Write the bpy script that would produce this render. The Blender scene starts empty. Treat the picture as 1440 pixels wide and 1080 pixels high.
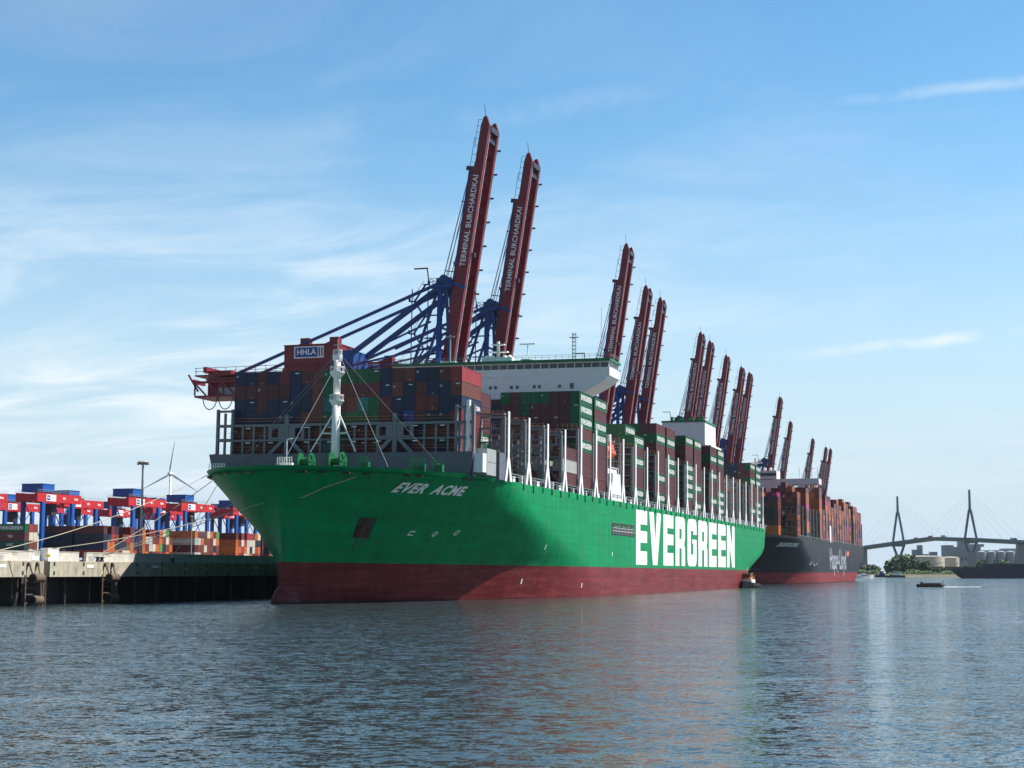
import bpy, math, random
from mathutils import Vector, Matrix
R = math.radians
rnd = random.Random(7)

# ------------------------------------------------------------------ camera, sky, sun, exposure
scene = bpy.context.scene
COL = scene.collection
CAM_H = 5.8
cd = bpy.data.cameras.new("camera")
cd.sensor_width = 36.0
cd.lens = 56.22
cd.clip_start = 0.5
cd.clip_end = 40000
cam = bpy.data.objects.new("camera", cd)
COL.objects.link(cam)
cam.location = (0, 0, CAM_H)
cam.rotation_euler = (R(90 + 6.71), 0, 0)
scene.camera = cam

SUN_EL, SUN_AZ = 52.0, 75.0            # azimuth measured from +Y towards +X
world = bpy.data.worlds.new("World")
scene.world = world
world.use_nodes = True
wn, wl = world.node_tree.nodes, world.node_tree.links
wn.clear()


def N(nodes, kind, **kw):
    n = nodes.new(kind)
    for k, v in kw.items():
        setattr(n, k, v)
    return n


sky = N(wn, 'ShaderNodeTexSky', sky_type='NISHITA', sun_disc=False, sun_elevation=R(SUN_EL),
        sun_rotation=R(SUN_AZ), altitude=10, air_density=1.0, dust_density=0.0, ozone_density=3.0)
wtc = N(wn, 'ShaderNodeTexCoord')
sep = N(wn, 'ShaderNodeSeparateXYZ')
wl.new(wtc.outputs['Generated'], sep.inputs[0])


def wmath(op, a, b=None, c=None, clamp=False):
    n = N(wn, 'ShaderNodeMath', operation=op, use_clamp=clamp)
    for i, x in enumerate((a, b, c)):
        if x is None:
            continue
        if isinstance(x, (int, float)):
            n.inputs[i].default_value = x
        else:
            wl.new(x, n.inputs[i])
    return n.outputs[0]


def wnoise(vec, scale, detail, rough, dist=0.0):
    n = N(wn, 'ShaderNodeTexNoise')
    n.inputs['Scale'].default_value = scale
    n.inputs['Detail'].default_value = detail
    n.inputs['Roughness'].default_value = rough
    n.inputs['Distortion'].default_value = dist
    wl.new(vec, n.inputs['Vector'])
    return n.outputs['Fac']


def wramp(x, a, b):
    n = N(wn, 'ShaderNodeMapRange', interpolation_type='SMOOTHSTEP')
    n.inputs['From Min'].default_value = a
    n.inputs['From Max'].default_value = b
    wl.new(x, n.inputs['Value'])
    return n.outputs[0]


den = wmath('ADD', sep.outputs['Z'], 0.10)
px_ = wmath('DIVIDE', sep.outputs['X'], den)
py_ = wmath('DIVIDE', sep.outputs['Y'], den)
cmb = N(wn, 'ShaderNodeCombineXYZ')
wl.new(wmath('MULTIPLY', px_, 0.55), cmb.inputs[0])
wl.new(wmath('ADD', wmath('MULTIPLY', py_, 0.8), wmath('MULTIPLY', px_, 0.25)), cmb.inputs[1])
c_big = wramp(wnoise(cmb.outputs[0], 0.55, 3, 0.5, 0.4), 0.30, 0.62)
c_fine = wnoise(cmb.outputs[0], 2.6, 7, 0.62, 0.8)
c_fine = wramp(c_fine, 0.36, 0.78)
# thicker veil towards the left horizon, little at the top right
side = wramp(wmath('MULTIPLY', sep.outputs['X'], -1.0), -0.30, 0.32)
low = wramp(wmath('MULTIPLY', sep.outputs['Z'], -1.0), -0.36, -0.06)
veil = wmath('MULTIPLY', wmath('MULTIPLY', c_big, c_fine), wmath('ADD', wmath('MULTIPLY', side, 0.85), 0.24))
veil = wmath('MULTIPLY', veil, wmath('ADD', wmath('MULTIPLY', low, 0.85), 0.18))


def contrail(a, b, width, amount):
    """a streak of ice cloud along the great circle through two sky directions"""
    va, vb = Vector(a).normalized(), Vector(b).normalized()
    nrm = va.cross(vb).normalized()
    mid = (va + vb).normalized()
    half = va.angle(vb) / 2
    d1 = N(wn, 'ShaderNodeVectorMath', operation='DOT_PRODUCT')
    wl.new(wtc.outputs['Generated'], d1.inputs[0])
    d1.inputs[1].default_value = nrm
    d2 = N(wn, 'ShaderNodeVectorMath', operation='DOT_PRODUCT')
    wl.new(wtc.outputs['Generated'], d2.inputs[0])
    d2.inputs[1].default_value = mid
    wob = wmath('MULTIPLY', wmath('SUBTRACT', wnoise(wtc.outputs['Generated'], 14, 4, 0.6), 0.5), width * 1.6)
    off = wmath('ABSOLUTE', wmath('ADD', d1.outputs['Value'], wob))
    core = wramp(wmath('MULTIPLY', off, -1.0), -width, 0.0)
    along = wramp(d2.outputs['Value'], math.cos(half), math.cos(half * 0.35))
    patch = wramp(wnoise(wtc.outputs['Generated'], 22, 4, 0.6), 0.3, 0.65)
    return wmath('MULTIPLY', wmath('MULTIPLY', core, along), wmath('MULTIPLY', patch, amount))


def sky_dir(az, el):
    az, el = R(az), R(el)
    return (math.cos(el) * math.sin(az), math.cos(el) * math.cos(az), math.sin(el))


for c in (contrail(sky_dir(11, 16.3), sky_dir(24, 16.7), 0.006, 0.30),
          contrail(sky_dir(9, 7.6), sky_dir(26, 8.6), 0.0055, 0.65),
          contrail(sky_dir(-3, 16.0), sky_dir(8, 17.2), 0.012, 0.12)):
    veil = wmath('MAXIMUM', veil, c)
veil = wmath('MINIMUM', veil, 0.8)
hsv = N(wn, 'ShaderNodeHueSaturation')
hsv.inputs['Saturation'].default_value = 1.18
wl.new(sky.outputs[0], hsv.inputs['Color'])
# summer haze whitens the lowest few degrees of the sky
hz = N(wn, 'ShaderNodeMix', data_type='RGBA')
wl.new(wramp(wmath('MULTIPLY', sep.outputs['Z'], -1.0), -0.30, 0.0), hz.inputs['Factor'])
tint = N(wn, 'ShaderNodeMix', data_type='RGBA', blend_type='MULTIPLY')
tint.inputs['Factor'].default_value = 1.0
wl.new(hsv.outputs[0], tint.inputs[6])
tint.inputs[7].default_value = (1.06, 1.17, 1.06, 1)
wl.new(tint.outputs[2], hz.inputs[6])
hz.inputs[7].default_value = (4.2, 5.15, 6.0, 1)
mixc = N(wn, 'ShaderNodeMix', data_type='RGBA')
wl.new(veil, mixc.inputs['Factor'])
# sky behind the camera dimmed, added to cut ambient light on the bow
rear_dim = N(wn, 'ShaderNodeMapRange', interpolation_type='SMOOTHSTEP')
rear_dim.inputs['From Min'].default_value = -0.45
rear_dim.inputs['From Max'].default_value = 0.40
rear_dim.inputs['To Min'].default_value = 0.62
rear_dim.inputs['To Max'].default_value = 1.0
wl.new(sep.outputs['Y'], rear_dim.inputs['Value'])
wl.new(hz.outputs[2], mixc.inputs[6])
mixc.inputs[7].default_value = (6.6, 7.0, 7.3, 1)
bg = N(wn, 'ShaderNodeBackground')
bg.inputs['Strength'].default_value = 0.086
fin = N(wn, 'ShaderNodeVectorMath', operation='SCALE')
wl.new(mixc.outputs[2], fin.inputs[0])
wl.new(rear_dim.outputs[0], fin.inputs['Scale'])
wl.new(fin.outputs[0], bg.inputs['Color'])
wo = N(wn, 'ShaderNodeOutputWorld')
wl.new(bg.outputs[0], wo.inputs[0])

sl = bpy.data.lights.new("sun", 'SUN')
sl.energy = 5.0
sl.angle = R(0.53)
sl.color = (1.0, 0.945, 0.87)
sun = bpy.data.objects.new("sun", sl)
COL.objects.link(sun)
sun.rotation_euler = Vector(sky_dir(SUN_AZ, SUN_EL)).to_track_quat('Z', 'Y').to_euler()
sun.location = (300, 0, 300)

scene.view_settings.view_transform = 'Standard'
scene.view_settings.look = 'None'
scene.view_settings.exposure = 0.8
scene.view_settings.gamma = 1.0
scene.render.engine = 'CYCLES'
scene.cycles.max_bounces = 6

# ------------------------------------------------------------------ helpers
TH = R(17.44)
P0 = Vector((-0.97, 327.4, 0))
M_Q = Matrix.Translation(P0) @ Matrix.Rotation(math.pi / 2 - TH, 4, 'Z')      # quay frame: x aft, y landward


def ship_frame(px, py, trim, heel, sink=0.0):
    return (M_Q @ Matrix.Translation((px, py, -sink)) @ Matrix.Rotation(trim, 4, 'Y')
            @ Matrix.Rotation(heel, 4, 'X') @ Matrix.Translation((-px, -py, 0)))


M_S = ship_frame(100, 8, 0.0023, R(0.64), 0.5)


def lerp_tab(tab, x):
    if x <= tab[0][0]:
        return tab[0][1]
    for (a, fa), (b, fb) in zip(tab, tab[1:]):
        if x <= b:
            return fa + (fb - fa) * (x - a) / (b - a)
    return tab[-1][1]


class MB:
    """collects shapes and links them as ONE mesh object"""

    def __init__(self):
        self.v, self.f, self.m, self.mi = [], [], [], 0

    def face(self, idx):
        self.f.append(idx)
        self.m.append(self.mi)

    def box(self, a, b):
        i = len(self.v)
        x0, y0, z0 = a
        x1, y1, z1 = b
        self.v += [(x0, y0, z0), (x1, y0, z0), (x1, y1, z0), (x0, y1, z0),
                   (x0, y0, z1), (x1, y0, z1), (x1, y1, z1), (x0, y1, z1)]
        for q in ((0, 3, 2, 1), (4, 5, 6, 7), (0, 1, 5, 4), (1, 2, 6, 5), (2, 3, 7, 6), (3, 0, 4, 7)):
            self.face([i + k for k in q])
        return self

    def cbox(self, c, s):
        return self.box([c[k] - s[k] / 2 for k in range(3)], [c[k] + s[k] / 2 for k in range(3)])

    def beam(self, p, q, w, h=None, up=(0, 0, 1)):
        h = w if h is None else h
        p, q = Vector(p), Vector(q)
        d = (q - p).normalized()
        up = Vector(up)
        if abs(d.dot(up)) > 0.99:
            up = Vector((1, 0, 0))
        sx = d.cross(up).normalized() * (w / 2)
        sy = sx.cross(d).normalized() * (h / 2)
        i = len(self.v)
        for e in (p, q):
            for a, b in ((-1, -1), (1, -1), (1, 1), (-1, 1)):
                self.v.append(tuple(e + sx * a + sy * b))
        for k in ((0, 1, 2, 3), (7, 6, 5, 4), (0, 4, 5, 1), (1, 5, 6, 2), (2, 6, 7, 3), (3, 7, 4, 0)):
            self.face([i + j for j in k])
        return self

    def tube(self, p, q, r0, r1=None, n=8):
        r1 = r0 if r1 is None else r1
        p, q = Vector(p), Vector(q)
        d = (q - p).normalized()
        up = Vector((0, 0, 1)) if abs(d.z) < 0.95 else Vector((1, 0, 0))
        sx = d.cross(up).normalized()
        sy = sx.cross(d)
        i = len(self.v)
        for e, r in ((p, r0), (q, r1)):
            for k in range(n):
                a = 2 * math.pi * k / n
                self.v.append(tuple(e + (sx * math.cos(a) + sy * math.sin(a)) * r))
        for k in range(n):
            self.face([i + k, i + (k + 1) % n, i + n + (k + 1) % n, i + n + k])
        self.face([i + k for k in reversed(range(n))])
        self.face([i + n + k for k in range(n)])
        return self

    def rope(self, pts, r, n=5):
        for a, b in zip(pts, pts[1:]):
            self.tube(a, b, r, n=n)
        return self

    def prism(self, poly, axis, lo, hi):
        """extrude a 2-D outline; axis is the direction of extrusion"""
        i, n = len(self.v), len(poly)
        for e in (lo, hi):
            for a, b in poly:
                self.v.append({'x': (e, a, b), 'y': (a, e, b), 'z': (a, b, e)}[axis])
        self.face([i + k for k in range(n)])
        self.face([i + n + k for k in reversed(range(n))])
        for k in range(n):
            self.face([i + k, i + n + k, i + n + (k + 1) % n, i + (k + 1) % n])
        return self

    def lathe(self, prof, c=(0, 0, 0), n=16):
        i = len(self.v)
        for r, z in prof:
            for k in range(n):
                a = 2 * math.pi * k / n
                self.v.append((c[0] + r * math.cos(a), c[1] + r * math.sin(a), c[2] + z))
        for j in range(len(prof) - 1):
            for k in range(n):
                self.face([i + j * n + k, i + j * n + (k + 1) % n, i + (j + 1) * n + (k + 1) % n, i + (j + 1) * n + k])
        self.face([i + k for k in reversed(range(n))])
        self.face([i + (len(prof) - 1) * n + k for k in range(n)])
        return self

    def ball(self, c, r, n=10, m=6):
        prof = []
        r = Vector((r, r, r)) if isinstance(r, (int, float)) else Vector(r)
        i = len(self.v)
        for j in range(m + 1):
            b = -math.pi / 2 + math.pi * j / m
            for k in range(n):
                a = 2 * math.pi * k / n
                self.v.append((c[0] + r.x * math.cos(b) * math.cos(a), c[1] + r.y * math.cos(b) * math.sin(a), c[2] + r.z * math.sin(b)))
        for j in range(m):
            for k in range(n):
                self.face([i + j * n + k, i + j * n + (k + 1) % n, i + (j + 1) * n + (k + 1) % n, i + (j + 1) * n + k])
        return self

    def grid(self, rows, flip=False):
        i = len(self.v)
        w = len(rows[0])
        for r in rows:
            self.v += [tuple(p) for p in r]
        for j in range(len(rows) - 1):
            for k in range(w - 1):
                q = [i + j * w + k, i + j * w + k + 1, i + (j + 1) * w + k + 1, i + (j + 1) * w + k]
                self.face(q[::-1] if flip else q)
        return self

    def mesh(self, name, mats, smooth=False, recalc=True):
        me = bpy.data.meshes.new(name)
        me.from_pydata(self.v, [], self.f)
        if not isinstance(mats, (list, tuple)):
            mats = [mats]
        for m in mats:
            me.materials.append(m)
        for p, m in zip(me.polygons, self.m):
            p.material_index = m
            p.use_smooth = smooth
        me.update()
        if recalc:
            import bmesh
            bm = bmesh.new()
            bm.from_mesh(me)
            bmesh.ops.recalc_face_normals(bm, faces=bm.faces)
            bm.to_mesh(me)
            bm.free()
        return me

    def build(self, name, mats, parent=None, smooth=False, M=None, recalc=True):
        return link(name, self.mesh(name, mats, smooth, recalc), parent, M)


def link(name, me, parent=None, M=None):
    o = bpy.data.objects.new(name, me)
    COL.objects.link(o)
    if parent is not None:
        o.parent = parent
    if M is not None:
        o.matrix_local = M
    return o


def empty(name, M=None):
    o = bpy.data.objects.new(name, None)
    COL.objects.link(o)
    o.empty_display_size = 1
    if M is not None:
        o.matrix_local = M
    return o


def tag(o, label=None, cat=None, group=None, kind=None):
    if label:
        o['label'] = label
    if cat:
        o['category'] = cat
    if group:
        o['group'] = group
    if kind:
        o['kind'] = kind
    return o


def kids_of(root):
    return [c for c in bpy.data.objects if c.parent == root]


def copy_tree(o, parent=None):
    c = o.copy()
    COL.objects.link(c)
    if parent is not None:
        c.parent = parent
    for ch in kids_of(o):
        copy_tree(ch, c)
    return c


def T(x, y, z):
    return Matrix.Translation((x, y, z))


def RZ(a):
    return Matrix.Rotation(a, 4, 'Z')


def text_mesh(s, size, mat, bold=0.0, shear=0.0, align='CENTER', thick=0.0, spacing=1.0):
    cu = bpy.data.curves.new('text', 'FONT')
    cu.body = s
    cu.size = size
    cu.offset = bold
    cu.shear = shear
    cu.align_x = align
    cu.align_y = 'CENTER'
    cu.extrude = thick
    cu.space_character = spacing
    cu.resolution_u = 3
    ob = bpy.data.objects.new('text', cu)
    COL.objects.link(ob)
    dg = bpy.context.evaluated_depsgraph_get()
    me = bpy.data.meshes.new_from_object(ob.evaluated_get(dg))
    bpy.data.objects.remove(ob)
    me.materials.clear()
    me.materials.append(mat)
    return me


# text laid in the local XZ plane facing -Y (reads along +X)
M_TXT = Matrix.Rotation(math.pi / 2, 4, 'X')


# ------------------------------------------------------------------ materials
def mat(name, col, rough=0.55, metal=0.0, vary=0.12, scale=0.6, spec=0.5, coat=0.0, jitter=0.0, streak=0.0):
    """paint or stone with soft weathering in object space"""
    m = bpy.data.materials.new(name)
    m.use_nodes = True
    n, l = m.node_tree.nodes, m.node_tree.links
    b = n['Principled BSDF']
    b.inputs['Roughness'].default_value = rough
    b.inputs['Metallic'].default_value = metal
    b.inputs['Specular IOR Level'].default_value = spec
    b.inputs['Coat Weight'].default_value = coat
    tc = N(n, 'ShaderNodeTexCoord')
    no = N(n, 'ShaderNodeTexNoise')
    no.inputs['Scale'].default_value = scale
    no.inputs['Detail'].default_value = 6
    no.inputs['Roughness'].default_value = 0.65
    src = tc.outputs['Object']
    if streak:
        mp = N(n, 'ShaderNodeMapping')
        mp.inputs['Scale'].default_value = (1, 1, streak)
        l.new(src, mp.inputs[0])
        src = mp.outputs[0]
    l.new(src, no.inputs['Vector'])
    mr = N(n, 'ShaderNodeMapRange')
    mr.inputs['From Min'].default_value = 0.3
    mr.inputs['From Max'].default_value = 0.7
    mr.inputs['To Min'].default_value = 1 - vary
    mr.inputs['To Max'].default_value = 1 + vary
    l.new(no.outputs['Fac'], mr.inputs['Value'])
    val = mr.outputs[0]
    if jitter:
        oi = N(n, 'ShaderNodeObjectInfo')
        j = N(n, 'ShaderNodeMapRange')
        j.inputs['To Min'].default_value = 1 - jitter
        j.inputs['To Max'].default_value = 1 + jitter
        l.new(oi.outputs['Random'], j.inputs['Value'])
        mm = N(n, 'ShaderNodeMath', operation='MULTIPLY')
        l.new(val, mm.inputs[0])
        l.new(j.outputs[0], mm.inputs[1])
        val = mm.outputs[0]
    hv = N(n, 'ShaderNodeHueSaturation')
    hv.inputs['Color'].default_value = (*col, 1)
    l.new(val, hv.inputs['Value'])
    l.new(hv.outputs[0], b.inputs['Base Color'])
    return m


C_PAL = {
    'maroon': (0.105, 0.027, 0.027), 'red': (0.15, 0.024, 0.023), 'brick': (0.155, 0.042, 0.028), 'blue': (0.012, 0.022, 0.066),
    'navy': (0.014, 0.024, 0.042), 'bright blue': (0.02, 0.06, 0.28), 'green': (0.006, 0.10, 0.035), 'teal': (0.02, 0.16, 0.16),
    'rust orange': (0.29, 0.075, 0.030), 'orange': (0.46, 0.12, 0.03), 'grey': (0.42, 0.42, 0.39), 'pink': (0.36, 0.04, 0.17), 'cream': (0.55, 0.50, 0.40),
    'bright red': (0.31, 0.035, 0.035), 'dark green': (0.015, 0.055, 0.045), 'lime': (0.09, 0.26, 0.06),
}
CM = {k: mat('container_' + k.replace(' ', '_'), v, rough=0.5, vary=0.16, scale=0.9, jitter=0.14, streak=0.3) for k, v in C_PAL.items()}
CKEYS = list(C_PAL)
m_white = mat('white_paint', (0.84, 0.84, 0.82), 0.42, vary=0.05)
m_text = mat('white_lettering', (0.80, 0.80, 0.78), 0.5, vary=0.06)
m_grey = mat('grey_steel', (0.17, 0.18, 0.20), 0.5, vary=0.12)
m_lash = mat('lashing_grey', (0.20, 0.21, 0.22), 0.55, vary=0.15)
m_slate = mat('breakwater_grey', (0.105, 0.115, 0.14), 0.5, vary=0.06, scale=0.25)
m_rail = mat('ochre_rail', (0.50, 0.22, 0.09), 0.6)
m_rim = mat('deck_green', (0.006, 0.15, 0.055), 0.45)
m_drum = mat('winch_green', (0.012, 0.13, 0.045), 0.45)
m_deck = mat('deck_paint', (0.06, 0.14, 0.09), 0.7)
m_glass = mat('dark_glass', (0.015, 0.022, 0.03), 0.08, spec=0.8)
m_black = mat('rubber_and_shade_black', (0.014, 0.014, 0.016), 0.7)  # rubber; also painted in for the shade of hull openings
m_dark = mat('dark_steel', (0.035, 0.036, 0.045), 0.6)
m_cred = mat('crane_red', (0.19, 0.011, 0.019), 0.42, vary=0.10, scale=0.15)
m_cblue = mat('crane_blue', (0.010, 0.050, 0.22), 0.42, vary=0.10, scale=0.2)
m_cdark = mat('crane_dark', (0.03, 0.03, 0.05), 0.5)
m_wire = mat('steel_wire', (0.20, 0.22, 0.26), 0.5)
m_gred = mat('gantry_red', (0.46, 0.022, 0.030), 0.42, vary=0.10, scale=0.2)
m_gblue = mat('gantry_blue', (0.012, 0.085, 0.34), 0.42, vary=0.10, scale=0.2)
m_orange = mat('lifeboat_orange', (0.75, 0.13, 0.04), 0.4, vary=0.05)
m_conc = mat('concrete', (0.36, 0.325, 0.245), 0.85, vary=0.38, scale=0.9, streak=0.45)
m_conc2 = mat('parapet_concrete', (0.46, 0.44, 0.395), 0.85, vary=0.2, scale=0.7, streak=0.5)
m_pile_shade = mat('shaded_sheet_pile', (0.022, 0.021, 0.020), 0.85, vary=0.3, scale=1.0)  # near-black colour stands in for the shade of the void below the cap
m_rust = mat('rusty_steel', (0.11, 0.075, 0.055), 0.8, vary=0.35, scale=1.5)
m_galv = mat('galvanised_steel', (0.30, 0.32, 0.32), 0.5)
m_rope = mat('mooring_rope', (0.50, 0.44, 0.32), 0.9)
m_tgrey = mat('turbine_grey', (0.80, 0.81, 0.82), 0.45, vary=0.03)
m_yellow = mat('yellow_paint', (0.72, 0.50, 0.03), 0.5)
m_anchor = mat('anchor_red', (0.05, 0.012, 0.011), 0.7, vary=0.3)
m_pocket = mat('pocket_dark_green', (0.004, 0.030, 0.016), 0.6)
m_signblue = mat('sign_blue', (0.02, 0.05, 0.26), 0.4)
m_pylon = mat('pylon_steel', (0.045, 0.115, 0.165), 0.5, vary=0.05, scale=0.02)
m_bconc = mat('bridge_concrete', (0.20, 0.22, 0.25), 0.8, vary=0.1, scale=0.03)
m_wall = mat('industrial_wall', (0.26, 0.29, 0.33), 0.8, vary=0.12, scale=0.05)
m_wall2 = mat('pale_industrial_wall', (0.42, 0.45, 0.48), 0.8, vary=0.1, scale=0.05)
m_cream = mat('tank_cream', (0.46, 0.42, 0.34), 0.6, vary=0.06, scale=0.1)
m_bark = mat('bark', (0.07, 0.05, 0.035), 0.9)
m_leaf = [mat('foliage_dark', (0.026, 0.066, 0.020), 0.7, vary=0.3, scale=0.4),
          mat('foliage_mid', (0.055, 0.115, 0.028), 0.7, vary=0.3, scale=0.4),
          mat('foliage_light', (0.085, 0.140, 0.036), 0.7, vary=0.3, scale=0.4)]
m_barge = mat('barge_steel', (0.030, 0.028, 0.045), 0.6, vary=0.25, scale=0.08)
m_foam = mat('foam', (0.70, 0.74, 0.76), 0.8, vary=0.1, scale=2)
m_land = mat('bank_soil', (0.12, 0.11, 0.07), 0.95, vary=0.3, scale=0.05)
m_yard = mat('yard_paving', (0.16, 0.155, 0.15), 0.9, vary=0.15, scale=0.1)
m_brown = mat('varnished_wood', (0.10, 0.035, 0.02), 0.5)


def hull_mat(name, top, boot, zsplit, seams=True, streak=0.2):
    m = bpy.data.materials.new(name)
    m.use_nodes = True
    n, l = m.node_tree.nodes, m.node_tree.links
    b = n['Principled BSDF']
    b.inputs['Specular IOR Level'].default_value = 0.035
    tc = N(n, 'ShaderNodeTexCoord')
    sp = N(n, 'ShaderNodeSeparateXYZ')
    l.new(tc.outputs['Object'], sp.inputs[0])
    gt = N(n, 'ShaderNodeMath', operation='GREATER_THAN')
    l.new(sp.outputs['Z'], gt.inputs[0])
    gt.inputs[1].default_value = zsplit
    # long vertical run-off streaks and scuffs in the paint
    mp = N(n, 'ShaderNodeMapping')
    mp.inputs['Scale'].default_value = (0.55, 0.55, 0.045)
    l.new(tc.outputs['Object'], mp.inputs[0])
    n1 = N(n, 'ShaderNodeTexNoise')
    n1.inputs['Scale'].default_value = 1.0
    n1.inputs['Detail'].default_value = 5
    l.new(mp.outputs[0], n1.inputs['Vector'])
    mp2 = N(n, 'ShaderNodeMapping')
    mp2.inputs['Scale'].default_value = (0.05, 0.05, 0.5)
    l.new(tc.outputs['Object'], mp2.inputs[0])
    n2 = N(n, 'ShaderNodeTexNoise')
    n2.inputs['Scale'].default_value = 1.6
    n2.inputs['Detail'].default_value = 8
    n2.inputs['Roughness'].default_value = 0.7
    l.new(mp2.outputs[0], n2.inputs['Vector'])
    add = N(n, 'ShaderNodeMath', operation='ADD')
    l.new(n1.outputs['Fac'], add.inputs[0])
    l.new(n2.outputs['Fac'], add.inputs[1])
    mr = N(n, 'ShaderNodeMapRange')
    mr.inputs['From Min'].default_value = 0.6
    mr.inputs['From Max'].default_value = 1.4
    mr.inputs['To Min'].default_value = 1 - streak
    mr.inputs['To Max'].default_value = 1 + streak
    l.new(add.outputs[0], mr.inputs['Value'])
    # boot topping is dirtier and pinker where it has dried out
    rp = N(n, 'ShaderNodeValToRGB')
    rp.color_ramp.elements[0].position = 0.30
    rp.color_ramp.elements[0].color = (boot[0] * 0.72, boot[1] * 0.75, boot[2] * 0.75, 1)
    rp.color_ramp.elements[1].position = 0.78
    rp.color_ramp.elements[1].color = (boot[0] * 1.35, boot[1] * 2.1, boot[2] * 2.1, 1)
    l.new(n2.outputs['Fac'], rp.inputs[0])
    # dark wet and weedy band just above the water
    wet = N(n, 'ShaderNodeMapRange')
    wet.inputs['From Min'].default_value = 0.15
    wet.inputs['From Max'].default_value = 0.75
    l.new(sp.outputs['Z'], wet.inputs['Value'])
    mw = N(n, 'ShaderNodeMix', data_type='RGBA')
    l.new(wet.outputs[0], mw.inputs['Factor'])
    mw.inputs[6].default_value = (0.045, 0.022, 0.016, 1)
    l.new(rp.outputs[0], mw.inputs[7])
    mx = N(n, 'ShaderNodeMix', data_type='RGBA')
    l.new(gt.outputs[0], mx.inputs['Factor'])
    l.new(mw.outputs[2], mx.inputs[6])
    mx.inputs[7].default_value = (*top, 1)
    # pale salt bloom and chalked paint in drawn-out patches, thin rust weeps
    n4 = N(n, 'ShaderNodeTexNoise')
    n4.inputs['Scale'].default_value = 0.11
    n4.inputs['Detail'].default_value = 9
    n4.inputs['Roughness'].default_value = 0.72
    l.new(tc.outputs['Object'], n4.inputs['Vector'])
    bl = N(n, 'ShaderNodeMapRange')
    bl.inputs['From Min'].default_value = 0.52
    bl.inputs['From Max'].default_value = 0.80
    bl.inputs['To Max'].default_value = 0.15
    l.new(n4.outputs['Fac'], bl.inputs['Value'])
    mb_ = N(n, 'ShaderNodeMix', data_type='RGBA')
    l.new(bl.outputs[0], mb_.inputs['Factor'])
    l.new(mx.outputs[2], mb_.inputs[6])
    mb_.inputs[7].default_value = (0.16, 0.22, 0.18, 1)
    mp5 = N(n, 'ShaderNodeMapping')
    mp5.inputs['Scale'].default_value = (1.3, 1.3, 0.06)
    l.new(tc.outputs['Object'], mp5.inputs[0])
    n5 = N(n, 'ShaderNodeTexNoise')
    n5.inputs['Scale'].default_value = 1.0
    n5.inputs['Detail'].default_value = 3
    l.new(mp5.outputs[0], n5.inputs['Vector'])
    rs = N(n, 'ShaderNodeMapRange')
    rs.inputs['From Min'].default_value = 0.60
    rs.inputs['From Max'].default_value = 0.80
    rs.inputs['To Max'].default_value = 0.55
    l.new(n5.outputs['Fac'], rs.inputs['Value'])
    mr5 = N(n, 'ShaderNodeMix', data_type='RGBA')
    l.new(rs.outputs[0], mr5.inputs['Factor'])
    l.new(mb_.outputs[2], mr5.inputs[6])
    mr5.inputs[7].default_value = (0.10, 0.055, 0.03, 1)
    hv = N(n, 'ShaderNodeHueSaturation')
    l.new(mr5.outputs[2], hv.inputs['Color'])
    l.new(mr.outputs[0], hv.inputs['Value'])
    l.new(hv.outputs[0], b.inputs['Base Color'])
    ro = N(n, 'ShaderNodeMapRange')
    ro.inputs['To Min'].default_value = 0.26
    ro.inputs['To Max'].default_value = 0.48
    l.new(n2.outputs['Fac'], ro.inputs['Value'])
    l.new(ro.outputs[0], b.inputs['Roughness'])
    if seams:
        # welded plating: long strakes, slightly dished
        mv = N(n, 'ShaderNodeCombineXYZ')
        l.new(sp.outputs['X'], mv.inputs[0])
        l.new(sp.outputs['Z'], mv.inputs[1])
        br = N(n, 'ShaderNodeTexBrick')
        br.inputs['Scale'].default_value = 1.0
        br.inputs['Brick Width'].default_value = 11.0
        br.inputs['Row Height'].default_value = 2.6
        br.inputs['Mortar Size'].default_value = 0.05
        br.inputs['Mortar Smooth'].default_value = 0.6
        br.inputs['Color1'].default_value = (0.93, 0.93, 0.93, 1)
        br.inputs['Color2'].default_value = (1.05, 1.05, 1.05, 1)
        br.inputs['Mortar'].default_value = (0.80, 0.80, 0.80, 1)
        pm_ = N(n, 'ShaderNodeMath', operation='MULTIPLY')
        l.new(mr.outputs[0], pm_.inputs[0])
        l.new(br.outputs['Color'], pm_.inputs[1])
        l.new(pm_.outputs[0], hv.inputs['Value'])
        l.new(mv.outputs[0], br.inputs['Vector'])
        n3 = N(n, 'ShaderNodeTexNoise')
        n3.inputs['Scale'].default_value = 0.55
        n3.inputs['Detail'].default_value = 2
        l.new(tc.outputs['Object'], n3.inputs['Vector'])
        ad = N(n, 'ShaderNodeMath', operation='MULTIPLY_ADD')
        l.new(n3.outputs['Fac'], ad.inputs[0])
        ad.inputs[1].default_value = 0.9
        l.new(br.outputs['Fac'], ad.inputs[2])
        bp = N(n, 'ShaderNodeBump')
        bp.inputs['Strength'].default_value = 0.35
        bp.inputs['Distance'].default_value = 0.11
        l.new(ad.outputs[0], bp.inputs['Height'])
        l.new(bp.outputs[0], b.inputs['Normal'])
    return m


m_hull = hull_mat('green_hull', (0.0005, 0.222, 0.076), (0.170, 0.022, 0.023), 7.6, streak=0.28)
m_hull2 = hull_mat('dark_hull', (0.026, 0.027, 0.034), (0.22, 0.022, 0.026), 5.6, streak=0.15)


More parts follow.
